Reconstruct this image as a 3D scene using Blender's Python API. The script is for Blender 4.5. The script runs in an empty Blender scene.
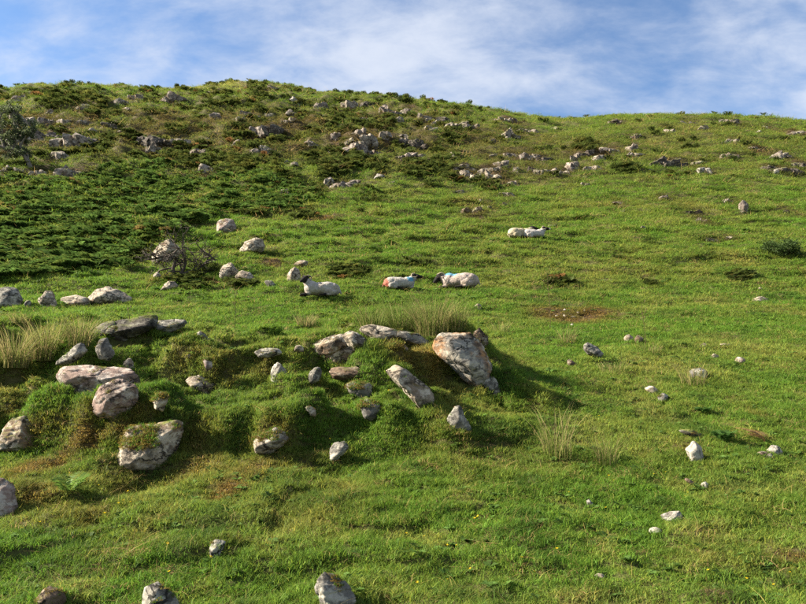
import bpy, bmesh, math, random
import numpy as np
from mathutils import Vector, Matrix, Euler

# ------------------------------------------------------------------ camera, sky, sun, exposure
SC = bpy.context.scene
COL = SC.collection
IW, IH, F = 806.0, 604.0, 658.0
PITCH = math.radians(7.6)
cam_d = bpy.data.cameras.new('camera'); cam = bpy.data.objects.new('camera', cam_d); COL.objects.link(cam)
cam_d.sensor_fit = 'HORIZONTAL'; cam_d.sensor_width = 36.0; cam_d.lens = 36.0 * F / IW
cam_d.clip_start = 0.1; cam_d.clip_end = 6000
cam.location = (0, 0, 0); cam.rotation_euler = (math.pi / 2 + PITCH, 0, 0)
SC.camera = cam
SUN_ELEV, SUN_AZ = math.radians(32), math.radians(-87)      # azimuth from +Y, clockwise; -90 = from the left
S = Vector((math.sin(SUN_AZ) * math.cos(SUN_ELEV), math.cos(SUN_AZ) * math.cos(SUN_ELEV), math.sin(SUN_ELEV)))

W = bpy.data.worlds.new('World'); SC.world = W; W.use_nodes = True
nt = W.node_tree; nt.nodes.clear()
def N(t, typ, **kw):
    n = t.nodes.new(typ)
    for k, v in kw.items():
        if k.startswith('i_'):
            key = k[2:]
            key = int(key) if key.isdigit() else key.replace('_', ' ')
            n.inputs[key].default_value = v
        else:
            setattr(n, k, v)
    return n
sky = N(nt, 'ShaderNodeTexSky', sky_type='NISHITA', sun_disc=False, sun_elevation=SUN_ELEV, sun_rotation=SUN_AZ,
        altitude=50.0, air_density=1.0, dust_density=0.0, ozone_density=4.2)
tc = N(nt, 'ShaderNodeTexCoord')
sep = N(nt, 'ShaderNodeSeparateXYZ'); nt.links.new(tc.outputs['Generated'], sep.inputs[0])
zz = N(nt, 'ShaderNodeMath', operation='ADD', i_1=0.45); nt.links.new(sep.outputs['Z'], zz.inputs[0])
zm = N(nt, 'ShaderNodeMath', operation='MAXIMUM', i_1=0.05); nt.links.new(zz.outputs[0], zm.inputs[0])
px = N(nt, 'ShaderNodeMath', operation='DIVIDE'); nt.links.new(sep.outputs['X'], px.inputs[0]); nt.links.new(zm.outputs[0], px.inputs[1])
py = N(nt, 'ShaderNodeMath', operation='DIVIDE'); nt.links.new(sep.outputs['Y'], py.inputs[0]); nt.links.new(zm.outputs[0], py.inputs[1])
cmb = N(nt, 'ShaderNodeCombineXYZ'); nt.links.new(px.outputs[0], cmb.inputs[0]); nt.links.new(py.outputs[0], cmb.inputs[1])
mp = N(nt, 'ShaderNodeMapping'); mp.inputs['Location'].default_value = (8.3, 2.2, 0); mp.inputs['Rotation'].default_value = (0, 0, math.radians(28))
mp.inputs['Scale'].default_value = (1.5, 2.6, 1); nt.links.new(cmb.outputs[0], mp.inputs[0])
c1 = N(nt, 'ShaderNodeTexNoise', i_Scale=1.0, i_Detail=5.0, i_Roughness=0.45, i_Distortion=0.2); nt.links.new(mp.outputs[0], c1.inputs['Vector'])
c2 = N(nt, 'ShaderNodeTexNoise', i_Scale=5.0, i_Detail=8.0, i_Roughness=0.6, i_Distortion=0.2); nt.links.new(mp.outputs[0], c2.inputs['Vector'])
cm = N(nt, 'ShaderNodeMath', operation='MULTIPLY_ADD', i_1=0.55); nt.links.new(c2.outputs['Fac'], cm.inputs[0]); nt.links.new(c1.outputs['Fac'], cm.inputs[2])
cr = N(nt, 'ShaderNodeMapRange', interpolation_type='SMOOTHSTEP'); cr.inputs['From Min'].default_value = 0.58; cr.inputs['From Max'].default_value = 0.98
cr.inputs['To Min'].default_value = 0.0; cr.inputs['To Max'].default_value = 0.88
nt.links.new(cm.outputs[0], cr.inputs['Value'])
mix = N(nt, 'ShaderNodeMixRGB'); mix.inputs[2].default_value = (3.9, 4.2, 4.8, 1)
nt.links.new(cr.outputs[0], mix.inputs[0]); nt.links.new(sky.outputs[0], mix.inputs[1])
bg = N(nt, 'ShaderNodeBackground', i_Strength=0.05); nt.links.new(mix.outputs[0], bg.inputs[0])
wo = N(nt, 'ShaderNodeOutputWorld'); nt.links.new(bg.outputs[0], wo.inputs[0])

sun_d = bpy.data.lights.new('sun', 'SUN'); sun_d.energy = 5.0; sun_d.angle = math.radians(0.55); sun_d.color = (1.0, 0.90, 0.74)
sun = bpy.data.objects.new('sun', sun_d); COL.objects.link(sun); sun.rotation_euler = S.to_track_quat('Z', 'Y').to_euler()
vs = SC.view_settings; vs.view_transform = 'Standard'; vs.look = 'None'; vs.exposure = 2.05; vs.gamma = 1.0; vs.use_curve_mapping = False
SC.render.engine = 'CYCLES'
SC.cycles.max_bounces = 4; SC.cycles.diffuse_bounces = 2; SC.cycles.glossy_bounces = 2; SC.cycles.transmission_bounces = 4
SC.cycles.use_denoising = False; SC.cycles.use_adaptive_sampling = False; SC.cycles.sample_clamp_indirect = 6.0

# ------------------------------------------------------------------ numeric helpers
RNG = np.random.default_rng(7); random.seed(7)
PERM = np.random.default_rng(3).permutation(4096)
G2 = np.stack([np.cos(np.linspace(0, 2*np.pi, 64, endpoint=False)), np.sin(np.linspace(0, 2*np.pi, 64, endpoint=False))], 1)
_g = np.random.default_rng(5).normal(size=(256, 3)); G3 = _g / np.linalg.norm(_g, axis=1)[:, None]
def noise2(x, y, seed=0):
    x = np.asarray(x, float) + seed * 17.13; y = np.asarray(y, float) - seed * 9.71
    xi = np.floor(x).astype(int); yi = np.floor(y).astype(int); fx = x - xi; fy = y - yi
    ux = fx*fx*fx*(fx*(fx*6-15)+10); uy = fy*fy*fy*(fy*(fy*6-15)+10)
    def g(ix, iy, dx, dy):
        h = PERM[(PERM[ix & 4095] + iy) & 4095] & 63
        return G2[h, 0]*dx + G2[h, 1]*dy
    a = g(xi, yi, fx, fy); b = g(xi+1, yi, fx-1, fy); c = g(xi, yi+1, fx, fy-1); d = g(xi+1, yi+1, fx-1, fy-1)
    return 1.4 * ((a + ux*(b-a)) + uy*((c + ux*(d-c)) - (a + ux*(b-a))))
def fbm2(x, y, o=4, seed=0):
    r = 0.0; a = 0.5
    for k in range(o):
        r = r + a * noise2(x * 2**k, y * 2**k, seed + k); a *= 0.55
    return r
def noise3(p, seed=0):
    p = p + seed * 13.37
    i = np.floor(p).astype(int); f = p - i; u = f*f*f*(f*(f*6-15)+10); r = 0
    for dx in (0, 1):
        for dy in (0, 1):
            for dz in (0, 1):
                h = PERM[(PERM[(PERM[(i[:, 0]+dx) & 4095] + i[:, 1] + dy) & 4095] + i[:, 2] + dz) & 4095] & 255
                d = (G3[h] * (f - np.array([dx, dy, dz]))).sum(1)
                w = (u[:, 0] if dx else 1-u[:, 0]) * (u[:, 1] if dy else 1-u[:, 1]) * (u[:, 2] if dz else 1-u[:, 2])
                r = r + w * d
    return 1.4 * r
def sst(a, b, x):
    t = np.clip((np.asarray(x, float) - a) / (b - a), 0, 1); return t*t*(3-2*t)
CP, SP = math.cos(PITCH), math.sin(PITCH)
def ray(u, v):
    r, q = (u - IW/2) / F, (IH/2 - v) / F
    return r, CP - q*SP, SP + q*CP
def project(x, y, z):
    f = y*CP + z*SP; q = -y*SP + z*CP
    return IW/2 + F*x/np.maximum(f, .01), IH/2 - F*q/np.maximum(f, .01)

# ------------------------------------------------------------------ the lie of the land
SKYL = [(-400, 118), (-200, 104), (0, 94), (60, 90), (103, 88), (140, 91), (180, 93), (230, 87), (275, 88), (320, 96), (400, 101), (450, 107), (500, 115),
        (548, 121), (578, 121), (600, 117), (640, 118), (700, 119), (760, 120), (806, 124), (1000, 140), (1200, 165)]
_st = []; _ss = []
for u, v in SKYL:
    r, yy, z_ = ray(u, v); _st.append(r/yy); _ss.append(z_/yy)
_bt = np.linspace(-1.6, 1.6, 400); _bs = np.interp(_bt, _st, _ss); _bs = np.convolve(np.pad(_bs, 4, mode='edge'), np.ones(9)/9, 'valid')
YC_T, YC_Y = [-1.5, -0.62, -0.25, 0.05, 0.3, 0.62, 1.5], [75, 84, 96, 92, 80, 76, 70]
PY = [-600, -200, -60, -20, 0, 4.5, 7, 12, 16, 20, 27, 45, 70]
PZ = [-46, -34, -14, -5.2, -1.62, -1.36, -0.70, 0.74, 1.80, 3.02, 6.25, 15.2, 28]
_by = np.concatenate([np.linspace(-600, -20, 200), np.linspace(-19.9, 70, 1200)]); _bz = np.interp(_by, PY, PZ)
_k = np.ones(61)/61; _bz2 = _bz.copy(); _bz2[200:] = np.convolve(np.pad(_bz[200:], 30, mode='edge'), _k, 'valid')
MX, MA = [-30, -9, -6.2, -4.6, -3.4, -2.4, -0.95, 0.0, 0.6, 1.05, 1.5, 2.1, 2.9], [0, .35, .68, .74, .62, .50, .60, .64, .60, .44, .22, .06, 0]
BUMPS = []          # local hollows and hummocks: x, y, rx, ry, height
def height(x, y):
    x = np.asarray(x, float); y = np.asarray(y, float)
    ya = np.maximum(y, 3.0); t = np.clip(x / ya, -1.55, 1.55)
    s = np.interp(t, _bt, _bs); yc = np.interp(t, YC_T, YC_Y)
    zn = np.interp(y, _by, _bz2)
    e27 = 0.205; q = (y - 25.0) / (yc - 25.0)
    e = s - (s - e27) * np.abs(1 - np.minimum(q, 4))**1.9
    zf = np.where(y > 5, e * y, zn)
    zf = np.where(q > 1.0, np.maximum(zf, s*yc - 12 - 0.25*np.maximum(y - yc - 30, 0) * 0.4), zf)
    w = sst(19, 33, y); z = zn * (1-w) + zf * w
    # ruined bank across the left foreground
    wob = 0.35*noise2(x*0.55, 2.3) + 0.16*noise2(x*1.6, 7.7)
    yf = y + wob
    y1 = y + .42*noise2(x*.8, 5.1) + .22*noise2(x*2.1, 9.3) + .10*noise2(x*4.3, 1.9); y2 = y + .45*noise2(x*.7, 15.1) + .25*noise2(x*1.9, 19.3) + .10*noise2(x*4.1, 11.9)
    kx = .34*sst(-.3, .8, x)
    face = (.40 - kx)*sst(7.05, 7.40, y1) + .38*sst(8.25, 8.60, y2) + (.22 + kx)*sst(6.7, 9.2, yf)
    m = np.interp(x, MX, MA) * face * .93 * (1 - sst(10.1, 12.2, yf))
    m = m * (1 + 0.22*noise2(x*1.1, y*1.1, 4))
    near = 1 - sst(14, 30, y); inm = np.clip(m / 0.5, 0, 1)
    hump = 0.42 + 0.45*inm
    z = z + m + near*hump*(0.12*noise2(x*1.25, y*1.25, 11) + 0.085*noise2(x*2.7, y*2.7, 12) + .03*noise2(x*4.6, y*4.6, 14)) + near*(0.026*noise2(x*6.5, y*6.5, 13)) * (0.6 + 1.2*inm)
    scarp = sst(-.03, .09, noise2(x*0.85, y*1.15, 15))*.19 + sst(-.03, .07, noise2(x*1.9, y*2.2, 16))*.10
    z = z + near*np.clip(m/.35, 0, 1)*scarp*(1 - .6*sst(9.6, 10.6, y)) + near*(.022 + .03*(1 - sst(-.5, 1.8, x))*(1 - sst(7.5, 9, y)))*sst(-.02, .08, noise2(x*1.1, y*1.7, 17))
    # grazed terraces and larger swells further up
    far = sst(12, 26, y)
    z = z + far*(1 - .4*sst(0, .3, t))*(0.22*noise2(x*0.16, y*0.42, 21) + 0.17*noise2(x*0.42, y*1.0, 22) + 0.085*noise2(x*1.2, y*2.2, 23) + .04*noise2(x*2.8, y*3.6, 24) + .20*sst(-.03, .06, noise2(x*.22, y*.75, 25)) + .14*sst(-.03, .05, noise2(x*.5, y*1.5, 26)))
    ff = sst(34, 55, y) * (1 - sst(.92, 1.0, q)*0.35)
    rock = 1 - sst(-0.1, 0.25, t) * 0.45
    z = z + ff*rock*(0.8*noise2(x*0.07, y*0.16, 31) + 0.6*noise2(x*0.2, y*0.34, 32) + 0.55*np.abs(noise2(x*0.40, y*0.55, 33)) + .22*noise2(x*.9, y*1.1, 34))
    z = z + ff*(1 - sst(-.05, .2, t))*(.28*np.abs(noise2(x*.55, y*.3, 35)) + .22*noise2(x*1.1, y*.6, 36))
    z = z + 0.16*np.exp(-((y - 18.2)/1.3)**2) * sst(-5.5, -3.2, x) * (1 - sst(2.6, 4.2, x))
    for bx_, by_, brx, bry, bh in BUMPS:
        z = z + bh*np.exp(-((x-bx_)/brx)**2 - ((y-by_)/bry)**2)
    return z
_ys = np.concatenate([np.arange(2.0, 30, 0.02), np.arange(30, 150, 0.08)])
def hit(u, v):
    r, yy, zz_ = ray(u, v); t = _ys / yy
    d = zz_*t - height(r*t, _ys)
    k = np.where(d <= 0)[0]
    if len(k) == 0:
        k = [int(np.argmin(d))]
    k = k[0]; y = _ys[k]
    if k > 0 and d[k] <= 0:
        a = d[k-1] / (d[k-1] - d[k] + 1e-9); y = _ys[k-1] + a*(_ys[k] - _ys[k-1])
    x = r*y/yy
    return float(x), float(y), float(height(x, y))
for u, v, ru, rv, bh in [(148, 476, 32, 10, -.26), (158, 408, 28, 8, .20), (268, 430, 20, 7, .15), (335, 470, 24, 9, -.08), (295, 460, 28, 8, .06), (400, 350, 22, 8, .07),
                         (515, 395, 26, 14, -.10), (60, 430, 30, 10, .12), (45, 455, 20, 10, -.08), (230, 495, 22, 9, -.07), (90, 520, 22, 9, -.08), (40, 470, 18, 8, .08),
                         (360, 385, 16, 5, -.05), (418, 362, 16, 5, -.05), (570, 318, 40, 6, -.12), (565, 300, 45, 6, .10), (470, 425, 30, 12, .05), (365, 455, 26, 9, -.05)]:
    x, y, z = hit(u, v); a = hit(u, v - rv)[1] - hit(u, v + rv)[1]
    BUMPS.append((x, y, ru*y/F, max(.12, a*.5), bh))

# the stones of the foreground: kind, what it looks like, outline of its widest section, rock, thickness, fineness
HERO = [
 ('slab', 'long dark lichen-edged slab on the left crest of the bank', [(85,341),(100,326),(117,321),(140,320),(151,315),(155,327),(136,334),(117,337),(87,345)], 'dark', .8, 5),  # shade on its leaning front is put into the dark rock colour
 ('slab', 'short grey slab lying end to end with the dark crest slab', [(153,332),(157,320),(188,319),(185,326),(170,331)], 'grey', .9, 4),
 ('rock', 'upright grey stone just below the dark crest slab', [(95,349),(100,339),(107,336),(116,350),(108,356),(96,354)], 'grey', .8, 4),
 ('slab', 'grey wedge of slab pointing down the left end of the bank', [(53,361),(80,342),(85,351),(70,361)], 'grey', .9, 4),
 ('rock', 'small pointed pale stone above the flat pinkish slab', [(122,364),(130,357),(135,367),(125,369)], 'pale', .8, 3),
 ('slab', 'broad flat pinkish slab set in the left part of the bank', [(59,375),(64,367),(82,365),(120,370),(144,371),(147,379),(135,385),(100,387),(72,392)], 'pink', .9, 5),
 ('rock', 'jagged purple-brown rock leaning under the flat pinkish slab', [(92,406),(97,394),(107,383),(120,381),(141,388),(130,400),(122,415),(105,408)], 'pink', .7, 5),
 ('rock', 'small pointed cream stone on the moss above the big pale boulder', [(153,396),(163,386),(171,397),(165,407),(155,404)], 'pale', .7, 4),
 ('boulder', 'cracked cream boulder at the left edge above the dark one', [(-6,446),(10,420),(26,415),(33,427),(46,442),(20,450)], 'pale', .8, 5),
 ('boulder', 'pinkish boulder cut by the left edge of the picture, lower of two', [(-14,462),(3,463),(11,480),(19,508),(5,513),(-14,508)], 'pink', .8, 4),
 ('boulder', 'big pale boulder hanging out of the mossy face of the bank', [(115,463),(119,448),(127,434),(135,426),(166,421),(178,422),(180,434),(175,448),(165,459),(142,462),(123,467)], 'pale', .9, 5),
 ('slab', 'blunt pale slab alone on the grass right of the pinkish slab', [(182,375),(197,373),(214,385),(208,394),(199,391)], 'pale', .8, 4),
 ('rock', 'small upright pink stone in the ochre moss of the bank', [(206,355),(211,355),(213,365),(207,368),(203,359)], 'pink', .7, 3),
 ('rock', 'tiny tan stone left of the small upright pink stone', [(185,354),(190,352),(192,358),(188,361),(185,359)], 'pale', .7, 3),
 ('slab', 'thin grey blade of rock slanting down behind the pink stone', [(188,326),(192,325),(204,334),(217,344),(213,345),(198,335)], 'grey', .5, 4),
 ('slab', 'low flat grey stone in the dip of the bank crest', [(254,352),(262,349),(280,348),(283,354),(263,357)], 'grey', 1.0, 4),
 ('rock', 'small white stone between the flat stone and the round boulder', [(294,350),(296,345),(303,345),(304,351)], 'pale', .8, 3),
 ('rock', 'squat grey-white stone with a dark hollow below the flat crest stone', [(271,365),(285,361),(291,369),(288,375),(278,384),(270,381)], 'grey', .7, 4),
 ('rock', 'small upright grey stone left of the dark flat ledge', [(308,373),(316,363),(322,371),(318,379),(310,380)], 'grey', .8, 4),
 ('boulder', 'rounded rough cream boulder on the crest, larger of a pair', [(311,347),(318,340),(336,334),(348,338),(354,346),(353,359),(342,362),(326,356)], 'pale', .9, 5),
 ('boulder', 'smaller cream boulder tucked behind the rounded rough one', [(342,335),(352,330),(366,340),(367,347),(354,348)], 'pale', .9, 4),
 ('slab', 'long pale slab on the crest in front of the rushes', [(357,328),(363,325),(380,326),(396,329),(394,336),(386,341),(375,340),(366,335)], 'pale', .8, 4),
 ('slab', 'thin curved grey slab running from the crest to the leaning slab', [(393,329),(405,330),(418,334),(431,341),(424,344),(409,340),(396,336)], 'grey', .6, 4),
 ('slab', 'dark brown flat ledge stone under the rounded boulder', [(331,371),(336,367),(358,366),(381,373),(377,378),(356,380),(336,377)], 'brown', .9, 4),
 ('rock', 'mossy grey block below the dark ledge, upper of two', [(346,385),(354,381),(371,383),(372,395),(366,398),(352,393)], 'grey', .7, 4),
 ('rock', 'mossy grey block below the dark ledge, lower of two', [(358,401),(367,399),(381,403),(381,410),(373,418),(365,414)], 'grey', .7, 4),
 ('slab', 'long speckled slab sliding down the bank beside the dark ledge', [(388,372),(393,366),(399,366),(421,382),(440,394),(437,401),(423,405),(407,391)], 'pale', .6, 5),
 ('rock', 'white chip of stone in grass below the small upright grey stone', [(304,406),(308,405),(315,409),(317,415),(310,413)], 'pale', .7, 3),
 ('rock', 'brown chip of stone touching the white chip', [(317,410),(323,412),(331,420),(325,420)], 'brown', .7, 3),
 ('rock', 'small pinkish knob of stone under the long pale crest slab', [(402,346),(406,343),(409,347),(406,351),(402,350)], 'pink', .8, 3),
 ('slab', 'thin flat sliver of pale stone above the long speckled slab', [(370,364),(378,362),(391,364),(389,367),(375,367)], 'pale', .9, 3),
 ('slab', 'big leaning grey slab with an orange rust stain at the end of the bank', [(429,344),(448,334),(470,335),(482,346),(490,364),(488,372),(478,383),(466,372),(450,359)], 'rust', .55, 5),
 ('rock', 'upright pointed stone standing behind the big rust-stained slab', [(469,340),(472,329),(477,323),(482,328),(487,337),(490,350),(480,352)], 'brown', .7, 4),
 ('rock', 'grey stone propping the low end of the big rust-stained slab', [(482,383),(490,377),(495,377),(500,390),(497,396)], 'grey', .6, 4),
 ('rock', 'pointed grey stone alone in grass below the long speckled slab', [(447,421),(450,411),(457,404),(465,413),(472,428),(452,428)], 'grey', .7, 4),
 ('rock', 'cream-edged stone half buried under a lump of brown moss', [(254,440),(262,434),(274,430),(283,424),(288,430),(288,440),(270,449),(258,447)], 'pale', .7, 4),
 ('slab', 'grey slab jutting out of the turf over a dark hollow', [(325,458),(333,443),(345,441),(355,441),(341,455),(328,463)], 'grey', .6, 4),
 ('rock', 'grey pointed stone at the bottom edge, left of centre', [(138,590),(155,583),(168,580),(180,608),(160,614),(145,608)], 'grey', .8, 4),
 ('rock', 'small whitish stone with a reddish spot in the dark turf', [(209,540),(216,529),(224,535),(227,548),(219,558),(211,552)], 'grey', .6, 4),
 ('rock', 'fissured grey rock at the bottom edge, rightmost of three', [(316,580),(323,569),(334,575),(346,585),(360,597),(350,608),(322,604)], 'grey', .7, 5),
 ('rock', 'brownish stone at the bottom edge, leftmost of three', [(38,597),(48,587),(60,592),(65,603),(50,610),(40,608)], 'brown', .8, 4),
 ('rock', 'grey stone in grass right of the bank, shaped like a loaf', [(581,345),(589,343),(597,347),(603,353),(598,358),(587,353)], 'grey', .7, 4),
 ('rock', 'small dark stone in grass below the loaf-shaped grey stone', [(566,360),(570,359),(578,364),(577,367),(569,366)], 'brown', .7, 3),
 ('rock', 'cream stone of a touching pair on the right slope', [(624,337),(629,334),(633,337),(632,342),(625,341)], 'pale', .8, 3),
 ('rock', 'brownish stone of a touching pair on the right slope', [(634,337),(639,335),(644,337),(642,343),(635,342)], 'brown', .8, 3),
 ('rock', 'pale upper stone of a pair in mid-right grass', [(645,389),(650,385),(658,389),(661,394),(653,394)], 'pale', .7, 3),
 ('rock', 'greyer lower stone of a pair in mid-right grass', [(657,394),(662,391),(668,396),(665,402),(659,400)], 'grey', .7, 3),
 ('rock', 'rounded light grey stone among dry grass on the right', [(690,371),(698,366),(706,370),(710,377),(700,379),(692,376)], 'grey', .8, 4),
 ('rock', 'small pale stone just above the rounded light grey one', [(710,357),(714,353),(719,356),(716,359),(711,359)], 'pale', .8, 3),
 ('rock', 'tiny white stone at the left end of a thin pale ledge', [(700,346),(704,343),(708,345),(706,347),(701,348)], 'pale', .8, 3),
 ('slab', 'thin pale ledge of stone flush with the right-hand grass', [(716,345),(722,343),(734,344),(733,346),(718,347)], 'pale', 1.0, 3),
 ('rock', 'small pinkish grey stone below the thin pale ledge', [(734,361),(738,356),(745,359),(744,363),(736,364)], 'pink', .8, 3),
 ('slab', 'thin dark flake of rock above the white pitted rock', [(676,429),(689,429),(705,435),(701,438),(684,434)], 'dark', .8, 3),
 ('rock', 'white pitted rock with brown moss along its right edge', [(685,437),(688,436),(693,444),(704,449),(713,455),(700,459),(691,457),(686,448)], 'white', .5, 4),
 ('slab', 'thin brown flake of rock in grass below the white pitted rock', [(682,477),(690,479),(699,485),(696,486),(686,481)], 'brown', .7, 3),
 ('rock', 'tiny white stone beside the thin brown flake', [(701,483),(705,481),(709,485),(705,488),(702,487)], 'white', .8, 3),
 ('rock', 'bright white smooth stone near the right edge', [(765,449),(771,445),(778,446),(782,451),(781,455),(772,453)], 'white', .7, 4),
 ('rock', 'flat tan stone tucked under the bright white stone', [(754,454),(762,451),(775,454),(774,458),(760,457)], 'pink', .9, 3),
 ('rock', 'flat light grey stone low on the right, larger of two', [(660,515),(668,512),(679,511),(684,518),(677,522),(664,520)], 'white', .9, 4),
 ('rock', 'flat light grey stone low on the right, smaller of two', [(648,530),(655,527),(662,530),(660,534),(650,533)], 'white', .9, 3),
 ('rock', 'tiny pale stone near the bottom edge right of centre', [(595,575),(600,573),(606,576),(602,579),(596,578)], 'pale', .9, 3),
 ('rock', 'tiny white stone with a brown side in right foreground grass', [(586,501),(589,499),(593,503),(591,506),(587,505)], 'white', .9, 3),
 ('boulder', 'dark-sided boulder at the left edge, first of the row below the bracken', [(-6,297),(-2,288),(8,285),(18,290),(23,303),(10,307),(-6,306)], 'grey', .8, 4),
 ('rock', 'small stone between the first two boulders of the left row', [(24,304),(28,297),(31,303),(28,307)], 'grey', .8, 3),
 ('boulder', 'tall narrow boulder, second of the row below the bracken', [(39,300),(42,289),(48,287),(53,293),(57,304),(46,307)], 'pale', .8, 4),
 ('boulder', 'low flat boulder in the middle of the row below the bracken', [(55,303),(60,297),(75,295),(88,298),(90,305),(75,307)], 'pale', .8, 4),
 ('boulder', 'large white-blotched boulder at the right end of the row', [(87,299),(97,290),(108,287),(120,291),(131,298),(128,303),(115,305),(95,305)], 'pale', .8, 4),
 ('rock', 'pale stone on the grass below the twisted tree', [(160,288),(168,281),(177,280),(179,286),(170,291),(162,291)], 'pale', .8, 4),
 ('boulder', 'whitish boulder seen through the twigs of the twisted tree', [(151,252),(160,244),(168,240),(178,246),(180,258),(168,263),(154,260)], 'pale', .7, 4),
 ('rock', 'small pale stone at the foot of the twisted tree', [(153,273),(157,270),(161,276),(158,279),(154,277)], 'pale', .8, 3),
 ('boulder', 'blocky pinkish boulder at the lower edge of the bracken', [(217,231),(218,220),(229,217),(237,222),(238,231),(225,233)], 'pink', .9, 4),
 ('boulder', 'bright cream boulder with brown lichened back, below the blocky one', [(240,248),(245,241),(258,237),(266,243),(262,248),(254,252),(243,251)], 'pale', .8, 4),
 ('boulder', 'cream boulder with a dark brown side left of the horned sheep', [(219,275),(223,265),(231,263),(237,270),(235,277),(226,278)], 'pale', .8, 4),
 ('boulder', 'whitish rounded boulder touching the brown-sided cream boulder', [(235,277),(240,270),(250,272),(258,281),(245,282)], 'pale', .8, 4),
 ('slab', 'thin grey flat stone trailing right of the two cream boulders', [(262,280),(272,281),(280,287),(270,287)], 'grey', .9, 3),
 ('rock', 'flat pale stone poised above the horned sheep', [(293,264),(300,260),(308,261),(306,266),(299,267)], 'pale', .9, 4),
 ('rock', 'rounded pale stone just behind the head of the horned sheep', [(286,279),(289,271),(295,267),(300,271),(300,280),(291,281)], 'pale', .9, 4),
 ('rock', 'small pale stone in the rushes below the blue-marked sheep', [(474,307),(478,303),(482,306),(481,310),(475,310)], 'pale', .8, 3),
 ('rock', 'pinkish boulder with a white face high on the right slope', [(736,202),(741,199),(748,203),(750,210),(744,213),(739,208)], 'cragp', .8, 4),
 ('rock', 'long flat white stone on the grass near the right edge', [(753,299),(760,296),(769,299),(768,302),(754,302)], 'pale', .9, 3),
 ('rock', 'small pale stone just above the long flat white stone', [(757,289),(760,287),(764,289),(762,291)], 'pale', .9, 3),
]

for nm, lb, poly, m, dp, sub in HERO:          # turf has crept up behind the stones of the ruined bank
    P = np.array(poly, float); hp = np.ptp(P[:, 1]); wp = np.ptp(P[:, 0])
    if P[:, 1].mean() > 315 and P[:, 0].max() < 505 and hp > 16:
        x, y, z = hit(P[:, 0].mean(), min(P[:, 1].max(), 640)); k = y/F; hw = min(hp, wp)*k
        BUMPS.append((x, y + .6*hw + .1, .5*wp*k, .3*hw + .05, .18*hp*k))
# ------------------------------------------------------------------ object helpers
def prop(o, label=None, cat=None, group=None, kind=None):
    if label: o['label'] = label
    if cat: o['category'] = cat
    if group: o['group'] = group
    if kind: o['kind'] = kind
    return o
def mesh_np(name, v, f, smooth=True):
    me = bpy.data.meshes.new(name); v = np.asarray(v, np.float32)
    f = f if isinstance(f, list) else [f]
    f = [np.asarray(a, np.int32) for a in f if len(a)]
    nl = sum(a.size for a in f); npoly = sum(len(a) for a in f)
    me.vertices.add(len(v)); me.vertices.foreach_set('co', v.ravel())
    me.loops.add(nl); me.loops.foreach_set('vertex_index', np.concatenate([a.ravel() for a in f]))
    me.polygons.add(npoly); tot = np.concatenate([np.full(len(a), a.shape[1]) for a in f]); st = np.concatenate([[0], np.cumsum(tot)[:-1]])
    me.polygons.foreach_set('loop_start', st.astype(np.int32)); me.polygons.foreach_set('loop_total', tot.astype(np.int32))
    if smooth: me.polygons.foreach_set('use_smooth', np.ones(npoly, bool))
    me.update(calc_edges=True); return me
def setcol(me, name, c):
    a = me.attributes.new(name, 'FLOAT_COLOR', 'POINT'); c = np.asarray(c, np.float32)
    if c.shape[1] == 3: c = np.concatenate([c, np.ones((len(c), 1), np.float32)], 1)
    a.data.foreach_set('color', c.ravel())
def link(name, me, mat=None, parent=None, loc=None):
    o = bpy.data.objects.new(name, me); COL.objects.link(o)
    if mat is not None and me is not None: me.materials.append(mat)
    if parent: o.parent = parent
    if loc is not None: o.location = loc
    return o
def empty(name, loc, rz=0, scale=1):
    o = bpy.data.objects.new(name, None); COL.objects.link(o); o.location = loc; o.rotation_euler = (0, 0, rz); o.scale = (scale,)*3
    o.empty_display_size = 0.2; return o

# ------------------------------------------------------------------ materials
def mat(name):
    m = bpy.data.materials.new(name); m.use_nodes = True; t = m.node_tree; t.nodes.clear()
    out = N(t, 'ShaderNodeOutputMaterial'); return m, t, out
def leafmat(name, attr, kind='INSTANCER', trans=0.48, rough=0.6, spec=0.12):
    m, t, out = mat(name)
    a = N(t, 'ShaderNodeAttribute', attribute_type=kind, attribute_name=attr)
    b = N(t, 'ShaderNodeAttribute', attribute_type='GEOMETRY', attribute_name='bv')
    mul = N(t, 'ShaderNodeMixRGB', blend_type='MULTIPLY'); mul.inputs[0].default_value = 1.0
    t.links.new(a.outputs['Color'], mul.inputs[1]); t.links.new(b.outputs['Color'], mul.inputs[2])
    p = N(t, 'ShaderNodeBsdfPrincipled', i_Roughness=rough); p.inputs['Specular IOR Level'].default_value = spec
    tr = N(t, 'ShaderNodeBsdfTranslucent'); mx = N(t, 'ShaderNodeMixShader'); mx.inputs[0].default_value = trans
    t.links.new(mul.outputs[0], p.inputs['Base Color']); t.links.new(mul.outputs[0], tr.inputs[0])
    t.links.new(p.outputs[0], mx.inputs[1]); t.links.new(tr.outputs[0], mx.inputs[2]); t.links.new(mx.outputs[0], out.inputs[0])
    return m
M_GRASS = leafmat('grass_blades', 'tint')
M_LEAF = leafmat('leaves', 'tint', 'GEOMETRY')
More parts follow.
